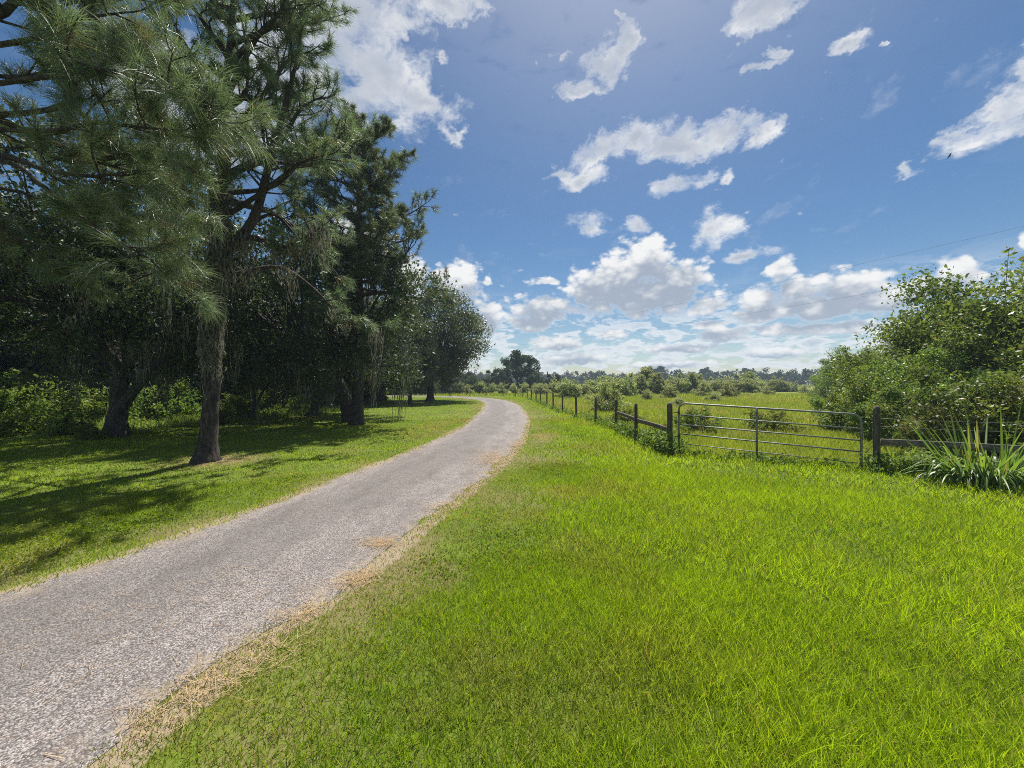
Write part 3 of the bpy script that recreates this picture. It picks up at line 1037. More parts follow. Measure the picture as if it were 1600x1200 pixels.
def pine_overhang():
    """stands left of the picture; its boughs reach in overhead"""
    ox, oy = -9.2, 5.6
    root = thing('pine_tree', 'near pine whose long needled boughs reach in from the left edge', 'pine tree', (ox, oy, 0))
    b = Pine(17, 0.31, 0.0056, 58, seg=2)
    rng = b.rng
    o = np.array([ox, oy, 0])
    C = curve([(0, 0, -0.1), (-0.1, 0, 3), (0.05, 0, 6), (-0.1, 0.1, 9), (0, 0, 12.5)], 32)
    trunk_flare(b.wood, C, 0.26, 0.06, rng)

    def on(z):
        return np.array([np.interp(z, C[:, 2], C[:, 0]), np.interp(z, C[:, 2], C[:, 1]), z])

    def L(*pp):
        return [at(px, py, Y) - o for (px, py, Y) in pp]
    kw = dict(depth=1)
    b.limb([on(5.4)] + L((0, 243, 5.6), (70, 265, 5.5), (140, 275, 5.3), (205, 268, 5.2)), 0.05, 7, 0.26, 0.35, **kw)
    b.limb([on(5.2)] + L((0, 250, 5.4), (62, 287, 5.3), (110, 325, 5.2), (170, 368, 5.1), (235, 405, 5.0)), 0.035, 7, 0.16, 0.62, **kw)
    b.limb([on(5.7)] + L((75, 172, 5.9), (120, 130, 6.0), (170, 95, 6.1)), 0.05, 7, 0.26, 0.35, **kw)
    b.limb([on(5.7)] + L((60, 205, 5.5), (150, 192, 5.4), (230, 200, 5.2), (285, 205, 5.0)), 0.04, 9, 0.24, 0.35, **kw)
    b.limb([on(6.0)] + L((70, 120, 5.2), (160, 110, 4.9), (240, 130, 4.8), (290, 150, 4.7)), 0.04, 9, 0.24, 0.3, **kw)
    b.limb([on(6.6)] + L((60, 60, 5.3), (130, 30, 5.2), (190, 20, 5.2)), 0.04, 9, 0.26, 0.3, **kw)
    b.limb([on(6.6)] + L((40, 120, 6.4), (120, 75, 6.6), (190, 70, 6.9)), 0.04, 9, 0.26, 0.3, **kw)
    b.limb([on(5.0)] + L((30, 300, 6.2), (110, 330, 6.6), (190, 345, 6.8), (250, 330, 7.0)), 0.03, 8, 0.24, 0.3, **kw)
    b.limb([on(4.9)] + L((10, 360, 6.4), (60, 410, 6.8), (120, 440, 7.2)), 0.035, 7, 0.24, 0.25, **kw)
    b.limb([on(7.4)] + L((20, -20, 5.6), (90, -60, 5.6), (150, -60, 5.6)), 0.04, 9, 0.28, 0.25, **kw)
    # needle brushes at the bough ends
    for (px, py, Y) in ((300, 120, 4.7), (318, 165, 4.7), (275, 95, 4.9), (310, 220, 4.8), (290, 250, 4.8), (272, 410, 5.0), (258, 425, 5.0), (325, 345, 5.2), (300, 340, 5.1), (240, 330, 5.2), (180, 85, 5.0), (220, 70, 5.0), (330, 200, 4.9), (250, 180, 5), (200, 230, 5.2), (265, 300, 5.1), (320, 280, 5.0)):
        p = at(px, py, Y) - o
        for s in range(3):
            b.tuft(p + rng.normal(0, 0.08, 3), norm(np.array([0.5, -0.2, 0.55]) + rng.normal(0, 0.35, 3)))
        for s in range(2):
            b.tuft(p + rng.normal(0, 0.06, 3), norm(np.array([0.3, -0.1, -0.8]) + rng.normal(0, 0.2, 3)))
    b.auto(on, 6.4, 12.0, 17, 3.4, 1.4, 0.15, 0.6, depth=1, nsub=8, sub=0.34, start=0.3)
    b.finish(root)


pine_near()
pine_second()
pine_overhang()


def make_broadleaf(name, label, cat, seed, H, crown_r, crown_z, trunk_r, fork_z, nclump, per, leaf, mat, lean=(0, 0), flat=0.62, moss=0, moss_len=1.2, limbs=(), bark=None, spread=0.8, group=None, shell=0.45, low=-0.55):
    """trunk with limbs running to leaf clumps set through an uneven crown"""
    rng = np.random.default_rng(seed)
    root = thing(name, label, cat, group=group)
    w = Tubes()
    fork = np.array([lean[0] * fork_z, lean[1] * fork_z, fork_z])
    C = curve([(0, 0, -0.1), fork * 0.5 + np.array([0.04, 0, 0]), fork], 12)
    trunk_flare(w, C, trunk_r, trunk_r * 0.75, rng, 1.5, 12)
    ctr = np.array([lean[0] * fork_z * 1.3, lean[1] * fork_z * 1.3, crown_z])
    d = runit(rng, nclump)
    d[:, 2] = np.where(d[:, 2] < low, -d[:, 2], d[:, 2])
    bump = 0.78 + 0.42 * rng.random(nclump)
    rad = (shell + (1 - shell) * rng.random(nclump) ** 0.5) * bump
    up = H - crown_z
    K = ctr + d * rad[:, None] * np.array([crown_r, crown_r, 1.0]) * np.where(np.arange(3) == 2, 1, 1)
    K[:, 2] = crown_z + d[:, 2] * rad * np.where(d[:, 2] > 0, up, crown_z * flat)
    # main limbs: six sectors, each branching to its clumps
    nl = 7
    ang = np.arctan2(K[:, 1] - ctr[1], K[:, 0] - ctr[0])
    sect = ((ang + np.pi) / (2 * np.pi) * nl).astype(int) % nl
    for s in range(nl):
        ids = np.where(sect == s)[0]
        if len(ids) == 0:
            continue
        mid = K[ids].mean(0) * 0.62 + fork * 0.38 + np.array([0, 0, -0.25])
        bend = (fork + mid) / 2 + rng.normal(0, 0.12 * crown_r * 0.4, 3)
        L = curve([fork - np.array([0, 0, 0.1]), bend, mid], 10)
        w.add(L, np.linspace(trunk_r * 0.55, trunk_r * 0.28, len(L)), 7, cap=False, wob=0.15, rng=rng)
        for i in ids:
            st = L[rng.integers(len(L) // 2, len(L))]
            m = (st + K[i]) / 2 + rng.normal(0, 0.18, 3) * crown_r * 0.3
            w.add(curve([st, m, K[i]], 7), np.linspace(trunk_r * 0.17, 0.012, len(curve([st, m, K[i]], 7))), 4, cap=False)
    for pts, r0, r1 in limbs:
        L = curve(pts, 14)
        w.add(L, np.linspace(r0, r1, len(L)), 8, cap=False, wob=0.15, rng=rng)
    w.link('trunk', bark or M_OBARK, root)
    cr = spread * (0.6 + 0.8 * rng.random(nclump))
    ci = np.repeat(np.arange(nclump), per)
    off = runit(rng, len(ci)) * (rng.random((len(ci), 1)) ** 0.45) * cr[ci][:, None]
    off[:, 2] *= 0.72
    P = K[ci] + off
    keep = P[:, 2] > 0.05
    P, ci = P[keep], ci[keep]
    V, Q = leaf_quads(P, rng, leaf)
    cb = rng.random(nclump)
    br = np.clip(cb[ci] * 0.6 + 0.4 * rng.random(len(ci)), 0, 1)
    de = np.where(rng.random(len(ci)) < 0.02, 0.5, 0)
    var = np.repeat(np.column_stack([br, de, np.zeros(len(ci)), np.ones(len(ci))]), 4, 0)
    build('crown', V, [Q], mat, root, var)
    if moss:
        low_ids = np.argsort(K[:, 2] + rng.normal(0, 0.8, nclump))[:moss]
        Hp = K[low_ids] + rng.normal(0, 0.35, (len(low_ids), 3))
        link_parts('hanging_moss', [moss_strands(Hp, rng, 20, moss_len, 0.022, 0.16)], M_MOSS, root)
    return root


G_WOOD = 'live oaks of the shaded wood on the left'
oakA = make_broadleaf('oak_tree', 'broad dark live oak at the wood edge with thick trunk and one limb rising right', 'oak tree', 101, 10.5, 4.4, 5.8, 0.29, 2.4, 170, 260, 0.16, M_OAK, moss=40, moss_len=1.5, lean=(0.07, 0.0), low=-0.95, flat=0.72, spread=0.95, limbs=[([(0.1, -0.1, 0.75), (1.25, -0.3, 1.95), (2.3, -0.5, 2.85), (3.4, -0.4, 3.7)], 0.19, 0.07)])
oakB = make_broadleaf('oak_tree', 'leaning dark live oak close beside the slender pine with hanging moss', 'oak tree', 102, 9.0, 5.4, 5.0, 0.36, 2.2, 150, 260, 0.16, M_OAK, lean=(-0.42, 0.05), moss=46, moss_len=1.7, low=-0.95, flat=0.72, spread=0.95)
oakC = make_broadleaf('oak_tree', 'rounded grey green oak at the far end of the wood, above the lane bend', 'oak tree', 103, 11.8, 5.2, 6.4, 0.36, 2.4, 210, 250, 0.21, M_OAK_HAZED, moss=20, moss_len=1.2, low=-0.98, flat=0.74, spread=1.1, shell=0.55)
x, y = pix(180, 681)
oakA.location = (x, y, 0)
oakB.location = (-7.6, 18.4, 0)
oakC.location = (-8.2, 38.5, 0)
oakC.scale = (1.02, 1.02, 0.94)
rg = random.Random(4)
dark = [(-26, 18, 0.95), (-27.5, 15.5, 1.05), (-26, 24, 1.1), (-19.5, 28, 1.0), (-32, 20, 1.1), (-14.5, 30.5, 0.9), (-29, 29, 1.15), (-21, 32, 1.1), (-36, 26, 1.1), (-15.5, 36, 1.0), (-26, 41, 1.1),
        (-36, 37, 1.15), (-43, 31, 1.15), (-32, 50, 1.2), (-44, 46, 1.2), (-30, 12.5, 1.0), (-52, 38, 1.2)]
for i, (X, Y, s) in enumerate(dark):
    dup((oakA, oakB)[i % 2], (X, Y, 0), rg.random() * 6.28, s * (0.92 + 0.2 * rg.random()), 'moss hung live oak among the dark trees of the left wood', G_WOOD)
dup(oakC, (-12.0, 35.0, 0), 2.1, 0.86, 'dark oak left of the rounded oak at the lawn end', None)
dup(oakB, (-11.2, 21.6, 0), -1.5, 0.70, 'oak with pale straight lower trunk behind the two pines on the lawn', None)
dup(oakA, (-13.4, 19.9, 0), 1.2, 0.32, 'smaller oak with thin trunk between the thick oak and the slender pine', None, 0.66)
yo = dup(oakC, (-8.9, 33.5, 0), 0.6, 0.5, 'young oak with thin trunk alone on the lawn under the rounded oak', None, 0.62)
for ch in list(yo.children):
    if ch.name.startswith('hanging_moss'):
        bpy.data.objects.remove(ch)


# ------------------------------------------------------------------ shrubs
def make_shrub(name, label, cat, seed, H, r, n, per, leaf, mat, spread=0.5, shoots=20, group=None, aspect=0.5, dead=0.03):
    rng = np.random.default_rng(seed)
    root = thing(name, label, cat, group=group)
    d = runit(rng, n)
    d[:, 2] = np.abs(d[:, 2])
    rad = (0.35 + 0.65 * rng.random(n) ** 0.6) * (0.75 + 0.45 * rng.random(n))
    K = d * rad[:, None] * np.array([r, r, H * 0.92])
    K[:, 2] = np.maximum(K[:, 2], 0.08 * H)
    w = Tubes()
    for i in range(n):
        b = np.array([K[i, 0] * 0.15, K[i, 1] * 0.15, -0.05])
        m = np.array([K[i, 0] * 0.5, K[i, 1] * 0.5, K[i, 2] * 0.6]) + rng.normal(0, 0.08, 3) * r
        c = curve([b, m, K[i]], 6)
        w.add(c, np.linspace(0.010 + 0.006 * H, 0.006, len(c)), 4, cap=False)
    ci = np.repeat(np.arange(n), per)
    cr = spread * (0.55 + 0.8 * rng.random(n))
    off = runit(rng, len(ci)) * (rng.random((len(ci), 1)) ** 0.5) * cr[ci][:, None]
    off[:, 2] *= 0.75
    P = [K[ci] + off]
    cb = rng.random(n)
    br = [np.clip(cb[ci] * 0.65 + 0.35 * rng.random(len(ci)), 0, 1)]
    # arching shoots that break the outline
    for s in range(shoots):
        i = rng.integers(n)
        o = norm(K[i] * np.array([1, 1, 0.9]) + np.array([0, 0, 0.12 * H])) + rng.normal(0, 0.3, 3)
        L = (0.4 + 0.7 * rng.random()) * spread * 1.3
        e = K[i] + o * L
        m = (K[i] + e) / 2 + np.array([0, 0, 0.12 * L])
        c = curve([K[i], m, e], 8)
        w.add(c, np.linspace(0.012, 0.004, len(c)), 4, cap=False)
        q = int(26 + 30 * rng.random())
        t = rng.random(q)
        pp = np.stack([np.interp(t, np.linspace(0, 1, len(c)), c[:, a]) for a in range(3)], 1) + rng.normal(0, 0.06, (q, 3))
        P.append(pp)
        br.append(0.5 + 0.5 * rng.random(q))
    P, br = np.concatenate(P), np.concatenate(br)
    keep = P[:, 2] > 0.03
    P, br = P[keep], br[keep]
    V, Q = leaf_quads(P, rng, leaf, aspect, 0.25)
    de = np.where(rng.random(len(P)) < dead, 0.8, 0) + np.clip((fbm(P[:, 0] * 0.9, P[:, 2] * 0.9, seed, 2) - 0.70) * 3, 0, 0.3)
    var = np.repeat(np.column_stack([br, np.clip(de, 0, 1), np.zeros(len(P)), np.ones(len(P))]), 4, 0)
    w.link('stem', M_OBARK, root)
    build('foliage', V, [Q], mat, root, var)
    return root


def place(o, X, Y, rz=0.0, s=1.0):
    o.location = (X, Y, 0)
    o.rotation_euler = (0, 0, rz)
    o.scale = (s, s, s)
    return o


G_TH = 'thicket bushes behind the right hand fence'
b1 = place(make_shrub('thicket_bush', 'tallest dark thicket tree at the right edge of the view', 'bush', 201, 6.9, 4.0, 140, 480, 0.14, M_BUSH, 0.95, 70, G_TH), 18.6, 14.6, 0, 1.10)
b2 = place(make_shrub('thicket_bush', 'mid height bush with arching shoots against the clouds, left of the tallest thicket tree', 'bush', 202, 5.2, 3.0, 110, 420, 0.13, M_BUSH, 0.8, 60, G_TH), 19.6, 17.2, 0, 0.90)
b3 = place(make_shrub('thicket_bush', 'low yellow green bush right behind the gate post', 'bush', 203, 2.5, 2.0, 80, 420, 0.10, M_BUSH, 0.45, 40, G_TH, dead=0.06), 13.6, 14.2)
b4 = dup(b3, (11.9, 9.6, 0), 2.0, 0.95, 'pale green bush at the right edge behind the cane grass', G_TH)
dup(b2, (22.0, 21.0, 0), 1.0, 0.72, 'bush sloping down to the meadow at the left end of the thicket', G_TH)
dup(b3, (16.6, 18.6, 0), 3.0, 0.84, 'small bush at the meadow edge, farthest left of the thicket foot', G_TH)
dup(b1, (21.5, 11.5, 0), 2.4, 1.05, 'dark bush filling the right edge between the tallest tree and the fence', G_TH)
dup(b3, (12.9, 11.8, 0), 5.0, 0.92, 'shaded bush between the rail and the tallest thicket tree', G_TH)
dup(b2, (15.2, 13.4, 0), 4.1, 0.72, 'dark green bush in the middle of the thicket behind the rail', G_TH)
dup(b1, (27.0, 24, 0), 0.8, 0.92, 'tree rising behind the thicket bushes on the right', G_TH)
dup(b2, (33.8, 35, 0), 2.2, 0.95, 'farther bush past the thicket where the hedge recedes', G_TH)
dup(b1, (34, 38, 0), 3.3, 0.80, 'dark tree of the receding hedge, second from its far end', G_TH)
dup(b2, (39.5, 47, 0), 1.4, 0.9, 'dark rounded tree at the far end of the receding hedge', G_TH)
dup(b1, (46, 52, 0), 5.3, 0.95, 'tall tree seen behind the receding hedge', G_TH)

# scrub in the meadow
G_SC = 'grey green scrub bushes out in the meadow'
s1 = place(make_shrub('scrub_bush', 'pale straggly bush behind the wooden fence, nearest of the meadow scrub', 'bush', 211, 2.3, 1.5, 46, 130, 0.13, M_SAGE, 0.42, 40, G_SC, dead=0.12), 6.3, 25.0, 0.4, 0.88)
s2 = place(make_shrub('scrub_bush', 'rounded grey green bush in the meadow behind the fence posts', 'bush', 212, 3.0, 2.0, 60, 150, 0.20, M_SAGE, 0.6, 24, G_SC), 6.8, 46, 1.0, 0.75)
s3 = make_shrub('scrub_bush', 'tallest upright scrub tree in the middle of the meadow', 'bush', 213, 4.6, 2.1, 70, 150, 0.26, M_SAGE, 0.75, 20, G_SC)
place(s3, 21.5, 62, 0.2, 0.98)
rs = random.Random(9)
for (px, Y, h, src) in ((905, 52, 2.4, s2), (1000, 55, 3.2, s3), (1025, 58, 3.6, s3), (1055, 60, 3.4, s2), (1082, 64, 3.5, s3), (1120, 66, 3.3, s2), (1150, 68, 3.2, s2), (1170, 70, 3.8, s3), (1215, 75, 2.9, s2),
                        (1235, 76, 2.5, s2), (1258, 60, 1.7, s1), (975, 50, 2.7, s2), (930, 60, 3.0, s2), (870, 62, 2.6, s2), (1100, 50, 2.0, s1), (1140, 48, 1.8, s1), (1200, 56, 1.7, s1), (885, 70, 3.2, s3), (950, 70, 3.4, s3), (845, 58, 2.0, s1), (1045, 44, 1.7, s1), (1090, 80, 3.9, s3), (1180, 85, 3.4, s2), (1060, 30, 0.8, s1), (1115, 38, 1.1, s1), (1010, 40, 1.2, s1)):
    H0 = {s1: 2.3, s2: 3.0, s3: 4.6}[src]
    dup(src, ((px - 800) / 601 * Y, Y, 0), rs.random() * 6.28, h / H0 * (0.9 + 0.5 * rs.random()), 'grey green scrub bush in the broken line across the meadow', G_SC, h / H0 * (0.75 + 0.35 * rs.random()))

# low dark weeds and brush in the meadow, close behind the gate
lowb = place(make_shrub('brush_clump', 'low brown green brush behind the left half of the gate', 'bush', 221, 0.75, 1.1, 40, 110, 0.09, M_WEED, 0.28, 20, dead=0.2), 7.0, 14.6)
dup(lowb, (10.0, 14.8, 0), 2.0, 0.9, 'dark low brush behind the right end of the gate')
dup(lowb, (5.3, 17.5, 0), 1.0, 0.8, 'low brush just left of the gate hinge post, out in the meadow')

# hedge and trees past the end of the lawn
G_HG = 'dark hedge beyond the lane bend'
h1 = place(make_broadleaf('round_tree', 'lone round crowned tree on the skyline past the lane bend', 'tree', 231, 8.6, 4.4, 4.6, 0.3, 1.6, 90, 170, 0.34, M_FAR, spread=0.85), 1.4, 88)
h2 = place(make_shrub('hedge_bush', 'dark hedge bush beyond the lane bend, left of the lone round tree', 'bush', 232, 4.6, 3.8, 60, 170, 0.32, M_FAR, 0.95, 10, G_HG), -3.2, 84)
for i, (X, Y, s) in enumerate(((-9, 82, 0.85), (-15, 80, 0.9), (-21, 78, 0.85), (-27, 76, 0.95), (-33, 74, 1.0), (4.5, 84, 0.85), (9.5, 88, 0.8), (-40, 72, 1.1), (-47, 70, 1.1))):
    dup(h2, (X, Y, 0), i * 1.3, s, 'dark hedge bush in the row beyond the lane bend', G_HG)
for i in range(20):
    X = -26 + i * 1.75
    dup(s1, (X, 62 + 2.0 * math.sin(i * 2.1), 0), i * 1.9, 0.62 + 0.25 * rs.random(), 'low scrub bush in the strip behind the far end of the lawn', 'scrub strip behind the far lawn')

# wood edge undergrowth
G_UN = 'undergrowth along the wood edge'
un = make_shrub('understory_tree', 'low dark evergreen filling the gaps between the trunks of the left wood', 'tree', 242, 4.6, 2.8, 70, 230, 0.17, M_OAK, 0.9, 10, 'dark evergreens filling the left wood')
place(un, -21.0, 24.5)
for i, (X, Y, s) in enumerate(((-24, 22, 1.0), (-28, 21, 1.1), (-30, 23, 1.2), (-15.5, 29.5, 0.9), (-20, 30, 1.1), (-25, 31, 1.2), (-31, 33, 1.3), (-37, 30, 1.3), (-18, 39, 1.1), (-24, 42, 1.3), (-30, 44, 1.4), (-38, 42, 1.4), (-46, 38, 1.5), (-28, 16.5, 1.0), (-33, 17, 1.1), (-14.2, 37.5, .8), (-20, 50, 1.2), (-27, 54, 1.4), (-9.5, 60, 0.8), (-13, 58, 0.9), (-17, 57, 0.9), (-6, 63, 0.75))):
    dup(un, (X, Y, 0), i * 1.9, s)

u1 = place(make_shrub('understory_bush', 'sunlit light green bush at the left edge under the dark oaks', 'bush', 241, 1.9, 1.3, 46, 200, 0.11, M_WEED, 0.40, 30, G_UN), -18.4, 13.9)
for i, (X, Y, s, lab) in enumerate(((-20.9, 15.0, 0.9, 'light green bush left of the thick oak trunk, second from the left edge'), (-14.6, 20.6, 0.75, 'sunlit bush seen below the rising oak limb'),
                               (-13.2, 17.3, 0.42, 'small leafy bush right of the thick oak trunk'), (-16.2, 14.1, 0.5, 'small dark bush just left of the thick oak trunk'), (-13.9, 12.7, 0.32, 'low leafy clump at the foot of the thick oak trunk'))):
    dup(u1, (X, Y, 0), i * 1.7 + 0.5, s, lab, G_UN)
for i, (X, Y, s) in enumerate(((-18, 20, 1.2), (-21, 18.5, 1.3), (-24, 18, 1.4), (-16, 26, 1.2), (-19, 28, 1.5), (-23, 27, 1.5), (-27, 24, 1.6), (-14, 31, 1.1), (-18, 34, 1.5), (-24, 36, 1.8), (-30, 34, 1.8), (-34, 30, 1.9), (-38, 33, 2), (-15, 41, 1.4), (-20, 44, 1.6), (-27, 46, 1.8), (-35, 43, 2.0), (-29, 17, 1.4), (-33, 21, 1.6), (-13.5, 24.8, 0.7))):
    dup(u1, (X, Y, 0), i * 2.3, s, 'shaded undergrowth bush deep between the wood trunks', G_UN)


def make_undergrowth():
    """knee high grass and fern fronds filling the wood floor"""
    rng = np.random.default_rng(77)
    parts = []
    n = 26000
    x = -11.0 - 24 * rng.random(n) ** 1.3
    y = 9.5 + 26 * rng.random(n)
    edge = np.interp(x, [-40, -24, -17.5, -14.5, -12.4, -11], [10.5, 11.5, 13.4, 15.8, 19.5, 24.5]) + 0.8 * (fbm(x * 0.6, y * 0.6, 7, 2) - 0.5)
    k = y > edge
    x, y = x[k], y[k]
    L = (0.22 + 0.42 * fbm(x * 0.8, y * 0.8, 15, 2)) * (0.6 + 0.7 * rng.random(len(x)))
    blades(parts, rng, x, y, L, 0.028 * (0.6 + 0.8 * rng.random(len(x))), 0.55, 2, 0.3 * (rng.random(len(x)) < 0.1), 0.4 + 0.6 * rng.random(len(x)))
    o = link_parts('wood_undergrowth', parts, M_WEED)
    setp(o, 'knee high grass and ferns along the foot of the dark wood', 'undergrowth', kind='stuff')


make_undergrowth()


def make_far_woods():
    rng = np.random.default_rng(91)
    K, R_ = [], []
    for i in range(430):
        a = R(-50 + 100 * rng.random())
        d = 225 + 70 * rng.random()
        h = 5.2 + 3.2 * rng.random() + 1.0 * math.sin(i)
        if abs(math.degrees(a)) > 42:
            h += 1.5
        for j in range(9):
            f = rng.random()
            K.append((d * math.sin(a) + rng.normal(0, 2.6), d * math.cos(a) + rng.normal(0, 2.0), 0.6 + h * f * 0.9))
            R_.append(1.9 - 0.6 * f)
    K, R_ = np.array(K), np.array(R_)
    per = 26
    ci = np.repeat(np.arange(len(K)), per)
    P = K[ci] + runit(rng, len(ci)) * (rng.random((len(ci), 1)) ** 0.4) * R_[ci][:, None]
    P[:, 2] = np.abs(P[:, 2])
    V, Q = leaf_quads(P, rng, 0.95, 0.7, 0.1)
    br = np.clip(0.55 * rng.random(len(K))[ci] + 0.4 * rng.random(len(ci)), 0, 1)
    var = np.repeat(np.column_stack([br, np.zeros((len(ci), 2)), np.ones(len(ci))]), 4, 0)
    o = build('distant_woods', V, [Q], M_FAR, var=var)
    setp(o, 'distant dark line of woods across the far side of the meadow', 'woods', kind='stuff')


make_far_woods()
far = make_broadleaf('emergent_tree', 'dark tree head above the far woods, leftmost of the three on the skyline', 'tree', 251, 10.6, 4.0, 7.2, 0.35, 3.4, 44, 60, 0.8, M_FAR, spread=1.2)
place(far, 85, 222)
dup(far, (113, 224, 0), 2.0, 0.95, 'dark tree head above the far woods, middle of the three on the skyline')
dup(far, (138, 226, 0), 4.0, 0.92, 'dark tree head above the far woods, rightmost of the three on the skyline')


# ------------------------------------------------------------------ fence, gate
def boxpost(name, h, r, mat, parent, loc, rng, lean=0.0, k=10):
    """a weathered round post with a chamfered, slightly split top"""
    t = Tubes()
    zs = np.array([-0.12, 0.0, 0.25, 0.5, 0.75, 0.94, 1.0]) * h
    pts = np.stack([lean * zs * (1 + 0.1 * np.sin(zs * 4)), 0.3 * lean * zs, zs], 1)
    rad = r * np.array([1.08, 1.06, 1.0, 0.99, 0.97, 0.96, 0.80])
    t.add(pts, rad, k, wob=0.10, rng=rng)
    o = t.link(name, mat, parent, smooth=False)
    o.location = loc
    return o


def plank(name, a, b, h, th, mat, parent, rng, bow=0.012):
    """a sawn rail from a to b, height h, thickness th, edges worn"""
    a, b = np.asarray(a, float), np.asarray(b, float)
    L = np.linalg.norm(b - a)
    n = 10
    ax = (b - a) / L
    side = norm(np.cross(ax, [0, 0, 1.0]))
    up = np.cross(side, ax)
    c = 0.16
    prof = np.array([(-1, -1 + c), (-1 + c, -1), (1 - c, -1), (1, -1 + c), (1, 1 - c), (1 - c, 1), (-1 + c, 1), (-1, 1 - c)])
    V = []
    for i in range(n):
        t = i / (n - 1)
        p = a + (b - a) * t + up * bow * math.sin(t * 5.0) + rng.normal(0, 0.002, 3)
        for (u, v) in prof:
            V.append(p + side * u * th / 2 + up * v * h / 2)
    V = np.array(V)
    k = len(prof)
    i = np.arange(n - 1)[:, None] * k
    j = np.arange(k)[None, :]
    Q = np.stack([i + j, i + (j + 1) % k, i + k + (j + 1) % k, i + k + j], -1).reshape(-1, 4)
    return build(name, V, [Q, np.arange(k)[None, ::-1], (np.arange(k) + (n - 1) * k)[None, :]], mat, parent)


def wire(parent, pts, r=0.0022):
    t = Tubes()
    P = []
    for a, b in zip(pts[:-1], pts[1:]):
        a, b = np.asarray(a, float), np.asarray(b, float)
        for s in np.linspace(0, 1, 6, endpoint=False):
            q = a + (b - a) * s
            q[2] -= 0.02 * 4 * s * (1 - s)
            P.append(q)
    P.append(np.asarray(pts[-1], float))
    t.add(P, r, 5)
    return t.link('wire', M_WIRE, parent)


def make_fences():
    rng = np.random.default_rng(61)
    root = thing('post_fence', 'dark wooden post and wire fence running along the lane, railed near the gate', 'fence', (4.23, 10.3, 0))
    o = np.array([4.23, 10.3, 0])
    posts = [(4.23, 10.3), (3.97, 12.3), (4.12, 15.2), (3.82, 17.6), (3.48, 20.8), (3.15, 24.0), (2.92, 27.2), (2.75, 30.4), (2.5, 33.6), (2.3, 36.8), (2.02, 40), (1.72, 43.1), (1.3, 46.2), (0.4, 49.2), (-1.2, 51.8), (-3.6, 53.6), (-6.5, 55), (-9.6, 56.2), (-13, 57.2), (-16.5, 58.2), (-20, 59), (-24, 60)]
    for i, (x, y) in enumerate(posts):
        h = 1.34 if i == 0 else (1.22 if i < 3 else 1.12 + 0.10 * rng.random())
        r = (0.074, 0.054, 0.054)[i] if i < 3 else 0.046 + 0.010 * rng.random()
        boxpost('post', h, r, M_WOOD, root, np.array([x, y, 0]) - o, rng, rng.normal(0, 0.012))
    z = 0.68
    plank('rail', np.array([4.17, 10.38, 0.62]) - o, np.array([3.99, 12.24, 0.70]) - o, 0.12, 0.045, M_RAIL, root, rng)
    plank('rail', np.array([3.985, 12.36, 0.69]) - o, np.array([4.10, 15.13, 0.73]) - o, 0.11, 0.045, M_RAIL, root, rng)
    for zz in (0.35, 0.72, 1.05):
        wire(root, [np.array([x + 0.05, y, zz]) - o for x, y in posts[2:]], 0.0028)

    root = thing('post_fence', 'short wooden post and single rail fence right of the metal gate', 'fence', (7.84, 8.27, 0))
    o = np.array([7.84, 8.27, 0])
    pp = [(7.84, 8.27), (10.25, 7.1), (12.7, 5.95), (15.2, 4.8)]
    for i, (x, y) in enumerate(pp):
        boxpost('post', 1.38 if i == 0 else 1.15, 0.064 if i == 0 else 0.054, M_WOOD, root, np.array([x, y, 0]) - o, rng, 0.0)
    for (a, b) in zip(pp[:-1], pp[1:]):
        d = norm(np.array([b[0] - a[0], b[1] - a[1], 0.0]))
        plank('rail', np.array([a[0], a[1], 0.62]) + d * 0.07 - o, np.array([b[0], b[1], 0.62]) - d * 0.05 - o, 0.13, 0.05, M_RAIL, root, rng, 0.006)
    for zz in (0.95, 1.12):
        wire(root, [np.array([x, y + 0.07, zz]) - o for x, y in pp], 0.0022)


